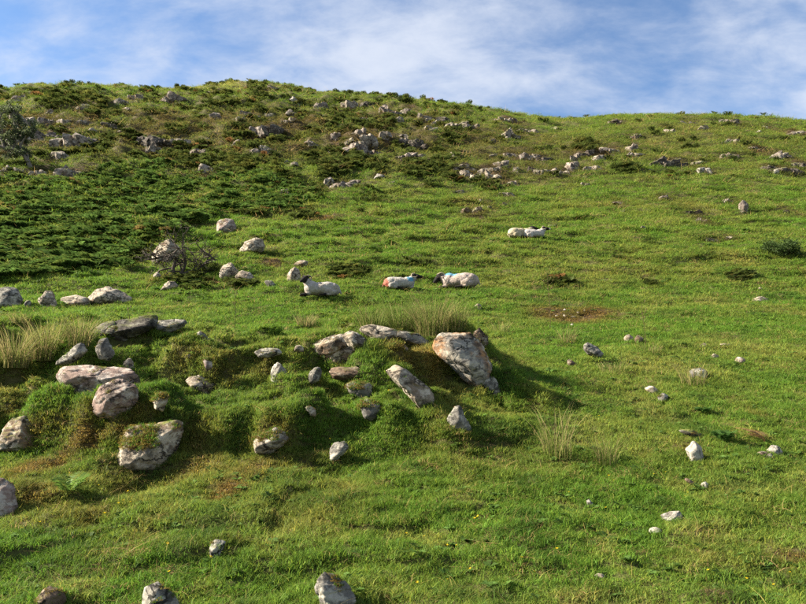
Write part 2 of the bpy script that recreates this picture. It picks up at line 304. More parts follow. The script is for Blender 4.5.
def attrmat(name, rough=0.9, bump=0.0, scale=30):
    m, t, out = mat(name)
    a = N(t, 'ShaderNodeAttribute', attribute_type='GEOMETRY', attribute_name='tint')
    tcx = N(t, 'ShaderNodeTexCoord'); n = N(t, 'ShaderNodeTexNoise', i_Scale=scale, i_Detail=6.0, i_Roughness=0.65)
    t.links.new(tcx.outputs['Object'], n.inputs['Vector'])
    mr = N(t, 'ShaderNodeMapRange'); mr.inputs['From Min'].default_value = .3; mr.inputs['From Max'].default_value = .7; mr.inputs['To Min'].default_value = .6; mr.inputs['To Max'].default_value = 1.3
    t.links.new(n.outputs['Fac'], mr.inputs['Value'])
    mul = N(t, 'ShaderNodeVectorMath', operation='SCALE'); t.links.new(a.outputs['Color'], mul.inputs[0]); t.links.new(mr.outputs[0], mul.inputs['Scale'])
    p = N(t, 'ShaderNodeBsdfPrincipled', i_Roughness=rough); p.inputs['Specular IOR Level'].default_value = .15
    t.links.new(mul.outputs[0], p.inputs['Base Color'])
    if bump:
        bp = N(t, 'ShaderNodeBump', i_Strength=1.0, i_Distance=bump); t.links.new(n.outputs['Fac'], bp.inputs['Height']); t.links.new(bp.outputs[0], p.inputs['Normal'])
    t.links.new(p.outputs[0], out.inputs[0]); return m
M_SOIL = attrmat('turf_and_soil', .95, .05, 14)
M_WOOL = attrmat('wool', .95, .02, 28)
M_BARK = attrmat('bark', .9, .01, 25)
def rockmat(name, c1, c2, lichen=(.55, .54, .48), lic=0.5, rust=None, rs=0.0, dark=0.5, moss=0.25, scale=1.0, streak=(1, 1, 1.35)):
    m, t, out = mat(name)
    tcx = N(t, 'ShaderNodeTexCoord'); oi = N(t, 'ShaderNodeObjectInfo')
    off = N(t, 'ShaderNodeVectorMath', operation='SCALE', i_Scale=23.0)
    cx = N(t, 'ShaderNodeCombineXYZ')
    for k in range(3): t.links.new(oi.outputs['Random'], cx.inputs[k])
    t.links.new(cx.outputs[0], off.inputs[0])
    ad = N(t, 'ShaderNodeVectorMath', operation='ADD'); t.links.new(tcx.outputs['Object'], ad.inputs[0]); t.links.new(off.outputs[0], ad.inputs[1])
    mpn = N(t, 'ShaderNodeMapping'); mpn.inputs['Scale'].default_value = tuple(scale*s for s in streak); mpn.inputs['Rotation'].default_value = (.3, .4, .2)
    t.links.new(ad.outputs[0], mpn.inputs[0])
    def noi(sc, det, rough, dist=0, src=None):
        n = N(t, 'ShaderNodeTexNoise', i_Scale=sc, i_Detail=det, i_Roughness=rough, i_Distortion=dist); t.links.new((src or mpn).outputs[0], n.inputs['Vector']); return n
    def rng(n, a, b, c=0., d=1.):
        r = N(t, 'ShaderNodeMapRange', interpolation_type='SMOOTHSTEP')
        for k, v in zip(('From Min', 'From Max', 'To Min', 'To Max'), (a, b, c, d)): r.inputs[k].default_value = v
        t.links.new(n.outputs[0] if not isinstance(n, bpy.types.NodeSocket) else n, r.inputs['Value']); return r
    def mx(fac, a, b):
        x = N(t, 'ShaderNodeMixRGB')
        t.links.new(fac.outputs[0], x.inputs[0])
        for k, s in ((1, a), (2, b)):
            if isinstance(s, tuple): x.inputs[k].default_value = s + (1,)
            else: t.links.new(s.outputs[0], x.inputs[k])
        return x
    n1 = noi(2.2, 6, .6, .6); n2 = noi(6.5, 8, .7, .5); n3 = noi(24, 6, .7); n4 = noi(6.0, 7, .7, .3); n5 = noi(1.6, 5, .6)
    c = mx(rng(n1, .36, .64), c1, c2)
    if rust: c = mx(rng(n5, .62 - .3*rs, .74 - .25*rs, 0, .85), c, rust)
    c = mx(rng(n4, .58 - .22*lic, .66 - .18*lic, 0, .9), c, lichen)
    dk = tuple(v*.22 for v in c1)
    c = mx(rng(n2, .60 - .14*dark, .70 - .1*dark, 0, .8), c, dk)  # dark blotches put holes and shading into the stone's colour
    if moss:
        geo = N(t, 'ShaderNodeNewGeometry'); sx = N(t, 'ShaderNodeSeparateXYZ'); t.links.new(geo.outputs['Normal'], sx.inputs[0])
        up = rng(sx.outputs['Z'], .35, .95); mo = rng(n5, .62 - .3*moss, .70 - .25*moss)
        ml = N(t, 'ShaderNodeMath', operation='MULTIPLY'); t.links.new(up.outputs[0], ml.inputs[0]); t.links.new(mo.outputs[0], ml.inputs[1])
        c = mx(ml, c, (.11, .12, .025))
    vw = N(t, 'ShaderNodeVectorMath', operation='MULTIPLY_ADD'); t.links.new(n2.outputs['Color'], vw.inputs[0]); vw.inputs[1].default_value = (.35, .35, .35); t.links.new(mpn.outputs[0], vw.inputs[2])
    vo = N(t, 'ShaderNodeTexVoronoi', feature='DISTANCE_TO_EDGE', i_Scale=3.2); t.links.new(vw.outputs[0], vo.inputs['Vector'])
    ck = rng(vo, .0, .05, 1., 0.); brk = rng(n1, .42, .58); ckm = N(t, 'ShaderNodeMath', operation='MULTIPLY'); t.links.new(ck.outputs[0], ckm.inputs[0]); t.links.new(brk.outputs[0], ckm.inputs[1])
    c = mx(ckm, c, dk)
    gr = rng(n3, .3, .7, .85, 1.14)
    sc_ = N(t, 'ShaderNodeVectorMath', operation='SCALE'); t.links.new(c.outputs[0], sc_.inputs[0]); t.links.new(gr.outputs[0], sc_.inputs['Scale'])
    p = N(t, 'ShaderNodeBsdfPrincipled', i_Roughness=.88); p.inputs['Specular IOR Level'].default_value = .2
    t.links.new(sc_.outputs[0], p.inputs['Base Color'])
    h = N(t, 'ShaderNodeMath', operation='MULTIPLY_ADD', i_1=.5); t.links.new(n3.outputs[0], h.inputs[0]); hc = N(t, 'ShaderNodeMath', operation='SUBTRACT'); t.links.new(n2.outputs[0], hc.inputs[0]); t.links.new(ckm.outputs[0], hc.inputs[1]); t.links.new(hc.outputs[0], h.inputs[2])
    bp = N(t, 'ShaderNodeBump', i_Strength=.9, i_Distance=.022 / scale); t.links.new(h.outputs[0], bp.inputs['Height']); t.links.new(bp.outputs[0], p.inputs['Normal'])
    t.links.new(p.outputs[0], out.inputs[0]); return m
RM = {
 'grey': rockmat('grey_lichened_rock', (0.113, 0.105, 0.092), (0.197, 0.183, 0.151), lichen=(0.325, 0.302, 0.248), lic=.5, dark=.8, moss=.25),
 'pale': rockmat('pale_rock', (0.197, 0.158, 0.114), (0.295, 0.245, 0.179), lichen=(0.394, 0.345, 0.267), lic=.5, rust=(0.157, 0.096, 0.055), rs=.35, dark=.8, moss=.15),
 'pink': rockmat('pinkish_rock', (0.198, 0.138, 0.112), (0.270, 0.201, 0.166), lichen=(0.360, 0.316, 0.269), lic=.5, rust=(0.180, 0.099, 0.062), rs=.3, dark=.75, moss=.1),
 'rust': rockmat('rust_stained_rock', (0.162, 0.152, 0.134), (0.240, 0.222, 0.190), lichen=(0.336, 0.304, 0.241), lic=.4, rust=(0.300, 0.146, 0.050), rs=.72, dark=.7, moss=.0),
 'dark': rockmat('dark_rock', (0.044, 0.039, 0.031), (0.084, 0.071, 0.057), lichen=(0.216, 0.201, 0.160), lic=.38, dark=.75, moss=.5),
 'white': rockmat('white_quartz', (0.290, 0.264, 0.218), (0.355, 0.326, 0.278), lichen=(0.403, 0.378, 0.332), lic=.4, rust=(0.106, 0.063, 0.034), rs=.25, dark=.8, moss=.1),
 'brown': rockmat('brown_rock', (0.084, 0.056, 0.037), (0.133, 0.091, 0.060), lichen=(0.236, 0.201, 0.147), lic=.35, dark=.7, moss=.3),
'crag': rockmat('crag_rock', (0.177, 0.144, 0.112), (0.266, 0.222, 0.175), lichen=(0.354, 0.313, 0.248), lic=.42, rust=(0.118, 0.085, 0.059), rs=.4, dark=.85, moss=.5, scale=.5),
 'cragd': rockmat('dark_crag_rock', (0.053, 0.044, 0.035), (0.100, 0.080, 0.065), lichen=(0.224, 0.189, 0.147), lic=.35, dark=.75, moss=.5, scale=.5),
 'cragp': rockmat('pink_crag_rock', (0.147, 0.116, 0.094), (0.218, 0.177, 0.146), lichen=(0.307, 0.271, 0.224), lic=.42, rust=(0.112, 0.073, 0.052), rs=.4, dark=.85, moss=.5, scale=.5),
 'peat': rockmat('bare_peat', (.009, .007, .005), (.02, .014, .009), lichen=(.05, .038, .022), lic=.15, dark=.4, moss=.45, scale=.6),
}

# ------------------------------------------------------------------ colour of the sward (albedo)
LUSH, OLIVE, YEL, BROWN, DGRN, HEATH, SOILC = [np.array(c)*1.12 for c in
    ((.098, .184, .022), (.142, .192, .033), (.245, .254, .062), (.150, .104, .032), (.046, .092, .016), (.142, .126, .042), (.055, .036, .019))]
ZONES = []   # x, y, rx, ry, colour, strength, baldness
def zone(u, v, ru, rv, c, s=1.0, bald=0.0):
    x, y, z = hit(u, v); a = abs(hit(u, max(v - rv, 60))[1] - hit(u, min(v + rv, 640))[1]) * .5
    ZONES.append((x, y, ru*y/F, max(a, .08), c, s, bald))
MOSS = np.array((.175, .128, .036)); OCH = np.array((.225, .195, .050)); DRY = np.array((.26, .20, .085)); DARK = np.array((.035, .026, .014)); HE2 = np.array((.112, .094, .034))  # HE2: brown heath with the left hill's shadow areas put into its colour
for a in [(60, 425, 40, 14, MOSS, .9), (45, 468, 28, 18, MOSS, 1), (148, 405, 32, 11, MOSS, 1), (120, 425, 24, 14, MOSS, .8), (195, 352, 24, 12, OCH, .9), (222, 360, 20, 8, MOSS, .6),
          (268, 430, 20, 10, MOSS, 1), (310, 462, 24, 12, MOSS, .9), (330, 500, 40, 22, OCH, .7), (225, 492, 22, 12, MOSS, 1), (200, 470, 30, 16, OCH, .6), (420, 350, 26, 12, OCH, .9),
          (405, 364, 22, 6, MOSS, 1), (450, 385, 26, 10, OCH, .7), (20, 390, 24, 22, OCH, .8), (8, 415, 14, 14, MOSS, .8), (75, 515, 40, 20, MOSS, .7), (150, 490, 40, 12, MOSS, .7), (95, 440, 20, 12, MOSS, .9), (200, 430, 24, 20, MOSS, .5), (30, 500, 20, 16, MOSS, .7), (260, 470, 30, 12, MOSS, .6), (110, 545, 40, 12, MOSS, .5), (240, 545, 30, 10, MOSS, .5), (175, 400, 14, 10, DGRN, .8), (215, 400, 24, 10, DGRN, .6),
          (235, 375, 26, 10, OCH, .6), (265, 370, 18, 10, OCH, .5), (330, 395, 22, 8, OCH, .6), (570, 313, 48, 11, BROWN, 1., .4), (440, 330, 60, 12, OCH, .4), (545, 395, 20, 16, OCH, .3),
          (630, 360, 40, 14, YEL, .5), (600, 440, 40, 22, YEL, .3), (720, 485, 60, 6, YEL, .3), (720, 560, 60, 10, OCH, .4), (782, 560, 26, 6, BROWN, .9, .6), (718, 594, 16, 8, DARK, 1., .8),
          (700, 480, 30, 4, YEL, .5), (510, 455, 60, 14, DGRN, .35), (60, 570, 60, 30, DGRN, .4), (110, 300, 120, 16, LUSH, .7), (340, 310, 160, 14, LUSH, .6), (200, 560, 60, 20, DGRN, .3),
          (730, 345, 60, 6, YEL, .35), (620, 260, 200, 20, OCH, .25), (268, 265, 14, 4, BROWN, .9, .4), (322, 221, 12, 4, BROWN, 1, .6), (600, 315, 30, 6, BROWN, .6, .2),
          (30, 345, 40, 14, OCH, .6), (755, 413, 10, 16, BROWN, .4), (690, 452, 14, 10, BROWN, .5, .2), (560, 262, 60, 4, YEL, .3), (110, 462, 18, 12, DARK, .5, .3), (300, 122, 200, 26, HE2, .8),
          (100, 128, 150, 28, HE2, .9), (700, 142, 140, 24, HEATH, .45), (500, 150, 120, 22, HE2, .6), (650, 205, 70, 8, OCH, .4), (170, 277, 16, 5, BROWN, .8, .3), (220, 86, 60, 3, YEL, .8)]:
    zone(*a)
# outcrops and loose stones up the hill: (u, v, w, h, material)
CLUST = [
 ('outcrop', 'low outcrop in the row along the left skyline', 'left skyline outcrops', [(20,97,19,6,'cragp'),(120,100,9,7,'crag'),(135,96,10,6,'crag'),(172,96,17,6,'cragp'),(127,107,6,4,'crag'),(83,107,12,4,'crag'),(50,112,8,4,'crag'),(212,93,7,3,'crag')]),
 ('outcrop', 'shadowed outcrop behind the pale tree at the left edge', 'outcrops behind the pale tree', [(25,119,24,13,'crag'),(28,135,26,10,'crag'),(47,122,12,8,'cragp'),(64,121,12,7,'crag'),(45,134,20,9,'cragd'),(10,147,18,8,'cragd')]),
 ('outcrop', 'ribbed cream crag face on the left hillside', None, [(75,136,28,16,'crag')]),
 ('outcrop', 'small crag just right of the ribbed cream crag', 'crags beside the ribbed crag', [(84,121,8,7,'crag'),(92,128,5,7,'crag'),(110,124,9,6,'cragd'),(117,132,12,6,'cragp')]),
 ('outcrop', 'dark square-cut ledge above the bracken', None, [(150,140,30,10,'cragd')]),
 ('outcrop', 'cream square-cut ledge beside the dark ledge above the bracken', None, [(180,140,20,10,'crag')]),
 ('outcrop', 'pinkish ledge below the cream square-cut ledge', None, [(198,149,20,7,'cragp')]),
 ('rock', 'pale stone under the dark square-cut ledge', None, [(152,149,8,6,'crag')]),
 ('outcrop', 'rocky patch showing at the upper edge of the left bracken', 'rocks above the bracken', [(60,155,14,8,'crag'),(67,170,26,10,'cragp'),(37,170,14,7,'crag'),(5,171,12,5,'crag'),(18,170,6,3,'crag'),(206,167,14,9,'crag')]),
 ('rock', 'small pale stone on the slope below the rounded hilltop', 'stones below the hilltop', [(216,114,9,6,'cragp'),(250,114,9,5,'crag'),(257,117,7,5,'crag'),(288,120,11,6,'crag'),(291,110,6,7,'cragp'),(319,114,6,6,'crag'),(272,87,7,3,'crag'),(235,143,5,6,'crag'),(310,142,7,6,'crag'),(286,162,5,4,'crag'),(294,162,5,4,'crag'),(270,114,6,5,'crag'),(180,104,5,3,'crag'),(240,118,5,4,'crag')]),
 ('rock', 'bright white stone high under the rounded hilltop', None, [(294,100,8,6,'white')]),
 ('outcrop', 'dark seamed outcrop between bracken and hilltop', 'seamed outcrops below the hilltop', [(261,129,20,10,'cragp'),(275,126,15,16,'cragd'),(258,150,15,9,'cragp'),(266,145,9,10,'crag'),(207,137,10,5,'cragd')]),
 ('outcrop', 'pink and grey stepped crag near the middle of the hill', 'stepped crag blocks', [(349,146,32,12,'cragp'),(362,132,17,7,'cragp'),(370,137,10,14,'crag'),(363,142,8,9,'crag'),(348,139,5,7,'crag'),(386,132,8,8,'crag'),(336,136,9,7,'cragp'),(374,152,10,7,'cragp')]),
 ('outcrop', 'rocky knob breaking the skyline right of the hilltop', 'middle skyline knobs', [(349,105,12,7,'crag'),(320,104,8,6,'cragp'),(365,119,8,5,'crag'),(365,104,14,6,'cragd'),(390,110,18,7,'cragp'),(325,105,5,4,'crag')]),
 ('rock', 'loose stone in the upper middle pasture edge', 'pasture edge stones', [(329,178,6,9,'crag'),(346,184,24,7,'cragp'),(380,177,7,4,'white'),(285,189,6,4,'cragp'),(392,181,4,3,'crag')]),
 ('outcrop', 'scree of pale and dark stones under the middle skyline', 'scree under the skyline', [(409,110,10,6,'cragp'),(424,117,9,6,'crag'),(437,122,9,7,'crag'),(452,126,10,6,'crag'),(472,125,12,6,'cragp'),(445,118,10,5,'cragd'),(461,122,10,7,'cragd'),(405,135,7,5,'crag'),(404,140,8,5,'cragp'),(419,122,6,4,'crag'),(410,155,22,6,'cragp'),(417,144,12,8,'cragd'),(430,128,8,4,'crag'),(398,120,6,6,'crag')]),
 ('rock', 'stone in the pale scatter on the slope above the lying pair of sheep', 'mid-slope stone scatter', [(447,174,9,5,'crag'),(467,165,8,6,'crag'),(466,174,11,5,'crag'),(485,170,12,6,'crag'),(494,166,10,6,'crag'),(475,176,8,4,'crag'),(497,176,9,5,'crag'),(489,176,8,4,'crag'),(472,169,6,4,'crag'),(503,163,8,8,'cragp'),(457,168,6,4,'cragp'),(510,183,13,5,'crag'),(507,194,12,5,'crag'),(517,168,5,5,'cragp')]),
 ('rock', 'small stone in the little row above the blue-marked sheep', 'row of stones above the sheep', [(466,210,9,6,'cragp'),(477,208,9,7,'crag'),(491,206,7,5,'cragd'),(506,204,7,5,'crag'),(485,206,6,3,'crag'),(459,191,10,4,'cragd'),(480,200,5,3,'white')]),
 ('outcrop', 'brown ledge at the dip of the skyline', 'ledges at the skyline dip', [(510,119,10,5,'cragp'),(500,119,6,4,'crag'),(510,132,14,8,'crag'),(492,139,8,6,'cragd'),(530,130,10,5,'cragp'),(555,127,6,3,'crag'),(520,129,8,6,'cragd'),(510,155,14,5,'cragp'),(530,156,16,6,'cragp'),(541,158,8,5,'cragd'),(452,154,6,4,'crag'),(446,151,5,3,'crag'),(493,155,4,3,'crag')]),
 ('rock', 'pale boulder in the broken row right of the stone scatter', 'row right of the scatter', [(545,171,14,5,'crag'),(552,168,10,6,'crag'),(562,170,9,6,'crag'),(572,164,10,9,'cragp'),(535,169,10,5,'cragd'),(577,158,8,6,'cragp'),(595,168,15,5,'crag'),(598,155,8,7,'crag'),(585,183,5,4,'crag'),(558,173,8,4,'crag'),(583,152,14,8,'cragd')]),
 ('outcrop', 'wide dark overhang of peat and rock on the right slope', None, [(666,162,32,8,'cragd')]),
 ('rock', 'white stone right of the wide dark overhang', None, [(704,167,8,8,'white')]),
 ('rock', 'pink outcrop patch near the right end of the skyline', 'pink patches on the right slope', [(783,154,15,7,'cragp'),(729,155,15,4,'cragp'),(670,130,10,5,'cragp')]),
 ('outcrop', 'dark peaty ledge at the far right of the slope', 'peaty far right ledges', [(788,170,26,5,'cragd'),(769,167,12,5,'cragd'),(801,164,12,8,'cragd'),(798,132,16,5,'cragp'),(790,212,12,5,'peat')]),
 ('peat_hollow', 'black peat hollow in the right-hand pasture', None, [(691,212,21,8,'peat')]),
 ('rock', 'loose pale stone scattered on the upper right slope', 'upper right slope stones', [(635,145,7,8,'cragp'),(611,149,13,6,'cragp'),(634,155,13,4,'crag'),(608,155,8,5,'cragd'),(704,154,6,3,'crag'),(776,171,5,3,'white'),(758,131,4,3,'white'),(764,127,4,3,'white'),(699,162,10,3,'crag'),(704,127,6,3,'crag'),(635,137,10,4,'cragp'),(688,122,16,4,'cragp'),(730,121,18,4,'cragp'),(730,140,12,4,'cragp'),(755,147,10,3,'cragp'),(614,121,10,3,'cragd')]),
 ('rock', 'small loose stone on the right-hand pasture', 'right pasture stones', [(728,200,8,5,'crag'),(618,202,8,4,'cragp'),(700,219,8,5,'crag'),(634,229,4,3,'white'),(645,229,6,3,'crag'),(729,237,7,4,'crag'),(711,239,14,4,'cragp'),(722,242,5,3,'crag'),(690,225,5,3,'crag'),(664,197,10,4,'cragp'),(585,176,4,3,'crag'),(553,225,7,3,'pink'),(453,219,6,4,'cragp'),(411,234,5,3,'white'),(623,210,5,3,'crag'),(653,170,5,3,'crag')]),
 ('rock', 'pebble of pink and white in the bare brown scrape', 'pebbles in the brown scrape', [(565,310,4,3,'white'),(550,316,4,3,'pink'),(557,316,5,3,'pink'),(565,316,5,4,'white'),(573,317,6,3,'white'),(589,321,4,3,'pale'),(572,325,4,3,'white'),(578,313,4,3,'pink'),(585,311,4,3,'pale')]),
 ('rock', 'stray pebble in the turf near the middle of the bank', 'stray pebbles in the bank', [(275,398,6,4,'pale'),(250,428,4,3,'pale'),(385,409,5,4,'grey'),(226,371,5,3,'grey'),(352,398,4,3,'pale')]),
]
for nm, lb, gp, items in CLUST:      # thin, heathy soil round every outcrop
    for u, v, w, h, m in items:
        if w > 6: zone(u, v + h*.3, w*.8, h*.6 + 1.5, HE2*.75, .9, .3)
def sward(x, y, n=None):
    """albedo of the turf and how bare it is, from the plants that grow there"""
    d = np.maximum(y, 4); L = np.clip(np.log2(d/9), 0, 3)      # patches one can make out get larger with distance: blend fixed scales
    a = fbm2(x/3.1, y/3.1, 4, 41); b = 0.0; c = 0.0
    for k in range(4):
        w = np.clip(1 - np.abs(L - k), 0, 1); q = 2.0**k
        b = b + w*fbm2(x/(.5*q), y/(.7*q), 4, 42 + 7*k); c = c + w*fbm2(x/(1.6*q), y/(.7*q), 4, 43 + 7*k)
    w = sst(-.22, .30, a)[..., None]; col = LUSH*(1-w) + OLIVE*w
    w = (sst(.08, .46, b)*.62)[..., None]; col = col*(1-w) + YEL*w
    w = (sst(.06, .42, -b)*.72)[..., None]; col = col*(1-w) + DGRN*w
    w = (sst(.12, .5, c) * (.45 + .35*sst(30, 60, d)))[..., None]; col = col*(1-w) + HEATH*w
    w = (sst(25, 60, d)*.30)[..., None]; col = col*(1-w) + OLIVE*w
    bald = sst(.32, .6, c)*.35*sst(5, 20, d)
    for zx, zy, rx, ry, zc, s, bl in ZONES:
        k = np.where((np.abs(x - zx) < 2.2*rx) & (np.abs(y - zy) < 2.2*ry))[0]
        if len(k) == 0: continue
        e = np.exp(-(((x[k]-zx)/rx)**2 + ((y[k]-zy)/ry)**2)**1.3)*np.clip(.85 + 2.2*b[k], 0, 1.25)
        w = np.clip(e*s, 0, 1)[:, None]; col[k] = col[k]*(1-w) + zc*w; bald[k] = np.maximum(bald[k], e*bl)
    return col, bald

# ------------------------------------------------------------------ ground: one sheet from the valley behind the camera to beyond the crest
def build_ground():
    ts = np.concatenate([-np.geomspace(9, .8, 34)[:-1], np.linspace(-.8, .8, 470), np.geomspace(.8, 9, 34)[1:]])
    ys = [2.2]
    while ys[-1] < 125: ys.append(ys[-1] + .005*ys[-1] + .018)
    ys = np.concatenate([-np.geomspace(1500, 1, 40), np.linspace(-.8, 2.1, 18), ys, np.geomspace(130, 2500, 34)])
    T, Y = np.meshgrid(ts, ys); X = T*np.sqrt(Y*Y + 6.0)
    Z = height(X.ravel(), Y.ravel())
    nr, nc = Y.shape; v = np.stack([X.ravel(), Y.ravel(), Z], 1)
    i = (np.arange(nr-1)[:, None]*nc + np.arange(nc-1)[None]).ravel()
    me = mesh_np('ground', v, np.stack([i, i+1, i+nc+1, i+nc], 1))
    col, bald = sward(X.ravel(), Y.ravel())
    w = np.clip(.72 + bald, 0, .97)[:, None]
    setcol(me, 'tint', col*(1-w)*.85 + SOILC*w)
    prop(link('ground', me, M_SOIL), kind='structure')
build_ground()

# ------------------------------------------------------------------ rocks
FOOT = []
_ico = {}
def ico(n):
    if n not in _ico:
        b = bmesh.new(); bmesh.ops.create_icosphere(b, subdivisions=n, radius=1); b.verts.ensure_lookup_table()
        _ico[n] = (np.array([v.co[:] for v in b.verts]), np.array([[v.index for v in f.verts] for f in b.faces])); b.free()
    return _ico[n]
def hull(p):
    p = sorted(set(map(tuple, p)))
    def half(q):
        h = []
        for a in q:
            while len(h) > 1 and (h[-1][0]-h[-2][0])*(a[1]-h[-2][1]) - (h[-1][1]-h[-2][1])*(a[0]-h[-2][0]) <= 0: h.pop()
            h.append(a)
        return h[:-1]
    return half(p) + half(p[::-1])
_seed = [100]; MOSSY = []
SET_BACK = {'broad flat pinkish slab set in the left part of the bank': .30, 'jagged purple-brown rock leaning under the flat pinkish slab': -.1, 'upright grey stone just below the dark crest slab': -.40,
            'small pointed cream stone on the moss above the big pale boulder': -.22, 'grey wedge of slab pointing down the left end of the bank': -.45, 'thin grey blade of rock slanting down behind the pink stone': -.3, 'low flat grey stone in the dip of the bank crest': -.2, 'small white stone between the flat stone and the round boulder': -.15, 'small upright pink stone in the ochre moss of the bank': -.15, 'white chip of stone in grass below the small upright grey stone': -.12,
            'mossy grey block below the dark ledge, lower of two': -.12, 'small upright grey stone left of the dark flat ledge': -.1, 'long dark lichen-edged slab on the left crest of the bank': .1,
            'grey slab jutting out of the turf over a dark hollow': .06, 'cream-edged stone half buried under a lump of brown moss': -.12}
def rock(name, label, poly, m, depth=.8, sub=4, group=None, sharp=110, rough=1.0, cat='rock', sink=.18, up=.25, lean=0.0):
    """a stone: outline in its widest upright section, facets cut all round it, weathered; stands in the turf where its foot meets the slope"""
    _seed[0] += 1; sd = _seed[0]; rg = np.random.default_rng(sd)
    P = np.array(poly, float); P = P.mean(0) + (P - P.mean(0))*1.12; vb = P[:, 1].max()
    lowu = P[P[:, 1] > vb - .35*(vb - P[:, 1].min())][:, 0].mean()
    hx, hy, hz = hit(lowu, min(vb, 640))
    wpx = P[:, 0].max() - P[:, 0].min(); hpx = vb - P[:, 1].min()
    k = hy / F
    hd = .5*depth*max(min(wpx, 2.5*hpx), .6*hpx)*k          # half thickness front to back
    y0 = hy + .35*hd + SET_BACK.get(label, 0)
    k = y0 / F
    P2 = P.copy(); P2[:, 1] = np.where(P2[:, 1] > vb - .3*hpx, P2[:, 1] + sink*hpx, P2[:, 1])
    pts = []
    for u, v in P2:
        r, yy, z_ = ray(u, v); pts.append((r*y0/yy, z_*y0/yy))
    H = hull(pts); c = np.array(H).mean(0)
    pl = []
    for a, b in zip(H, H[1:] + H[:1]):
        e = np.array(b) - np.array(a); L = np.linalg.norm(e)
        if L < 1e-6: continue
        n2 = np.array([e[1], -e[0]])/L; dd = float(np.dot(np.array(a) - c, n2))
        for sgn in (-1, 1):
            al = math.radians(rg.uniform(8, 40))
            if n2[1] > .3: al = math.radians(rg.uniform(25, 58)) if sgn < 0 else math.radians(rg.uniform(4, 20))   # tops shelve towards the front
            pl.append((np.array([n2[0]*math.cos(al), sgn*math.sin(al), n2[1]*math.cos(al)]), max(dd, .01*hd + .004)*math.cos(al)))
    for q in range(4):
        az, el = rg.uniform(-.9, .9), rg.uniform(-.5, .8)
        for sgn in (-1, 1):
            n = np.array([math.sin(az)*math.cos(el), sgn*math.cos(az)*math.cos(el), math.sin(el)])
            pl.append((n, hd*rg.uniform(.6, 1.05)))
    V, Fc = ico(sub); V = V.copy()
    ext = np.array([max(abs(np.array(H)[:, 0] - c[0]).max(), .01), hd, max(abs(np.array(H)[:, 1] - c[1]).max(), .01)])
    D = V*ext; D = D/np.linalg.norm(D, axis=1)[:, None]
    size = float(ext.mean())
    # jitter the rays a little per facet so that edges run unevenly
    acc = np.zeros(len(D))
    for n, p in pl: acc += (np.maximum(D @ n, 0)/p)**sharp
    R = acc**(-1/sharp)
    X = D*R[:, None]; q = X/size
    bed = np.array([rg.normal()*.35, rg.normal()*.35, 1.0]); bed /= np.linalg.norm(bed)
    lay = (q @ bed)*rg.uniform(2.2, 3.6) + .35*noise3(q*1.3, sd+7)
    li = np.floor(lay); fr = lay - li; hsh = lambda i: np.modf(np.abs(np.sin(i*12.9898 + sd)*43758.5453))[0] - .5
    step = hsh(li)*(1 - sst(.82, 1.0, fr)) + hsh(li+1)*sst(.82, 1.0, fr) - .35*np.exp(-((fr - .9)/.07)**2)
    big = noise3(q*1.4, sd); med = noise3(q*3.3*np.array([1, 1, 1.7]), sd+1); fin = noise3(q*8, sd+2) + .6*noise3(q*17, sd+3) + .4*noise3(q*34, sd+5)
    crack = -np.exp(-(noise3(q*np.array([1.9, 1.9, 1.2]), sd+4)/.045)**2)
    pit = -np.maximum(0, noise3(q*5.5, sd+6) - .15)
    low = rough*size*(.04*big + .035*med + .075*step)
    X = X + D*low[:, None]
    Xn = X/ext
    for c_ in range(int(rg.integers(14, 22))):                       # chipped flat: broken faces with hard arrises
        n = rg.normal(size=3)*np.array([.8, .9, .8]) + np.array([0, -.35, .1]); n /= np.linalg.norm(n); d_ = Xn @ n; lim = d_.max()*rg.uniform(.84, .97); ov = np.maximum(d_ - lim, 0)
        Xn = Xn - n*ov[:, None]
    X = Xn*ext
    q = X/size
    X = X + D*(rough*size*(.013*fin + .06*crack + .035*pit + .03*step))[:, None]
    if lean: X[:, 1] += lean*X[:, 2]
    me = mesh_np(name, X, Fc)
    o = link(name, me, RM[m], loc=(c[0], y0, c[1]))
    prop(o, label, cat, group)
    FOOT.append((c[0], y0, ext[0], hd, sub))
    if hy < 13 and size > .06 and m not in ('white', 'rust'):        # moss and turf that has rooted on the stone
        nn = np.empty(len(X)*3, np.float32); me.vertices.foreach_get('normal', nn); nn = nn.reshape(-1, 3)
        heavy = 'mossy' in label or 'moss' in label.split() or 'hanging' in label; rel = (X[:, 2] - X[:, 2].min())/np.ptp(X[:, 2])
        g = noise3(X*(2.2/size) + sd, 77); sel = (nn[:, 2] > (.25 if heavy else .6)) & (rel > (.55 if heavy else .3)) & (g + (.35*(-X[:, 0]/ext[0]) + .12 if heavy else -.22) > .05)
        k = np.where(sel)[0]; k = rg.permutation(k)[:int(min(len(k), (650 if heavy else 220)*size*size*9 + 12))]
        if len(k): MOSSY.append(np.concatenate([X[k] + np.array([c[0], y0, c[1]]), np.full((len(k), 1), 1.0 if heavy else .6)], 1))
    return o
def blob(u, v, w, h, sd):
    rg = np.random.default_rng(sd); n = int(rg.integers(6, 9)); a0 = rg.uniform(0, 6)
    return [(u + w/2*rg.uniform(.78, 1.05)*math.cos(a0 + 6.283*i/n), v + h/2*rg.uniform(.75, 1.05)*math.sin(a0 + 6.283*i/n)) for i in range(n)]

for nm, lb, poly, m, dp, sub in HERO:
    rock({'slab': 'flat_rock'}.get(nm, nm), lb, poly, m, dp, sub, cat='slab' if nm == 'slab' else nm)

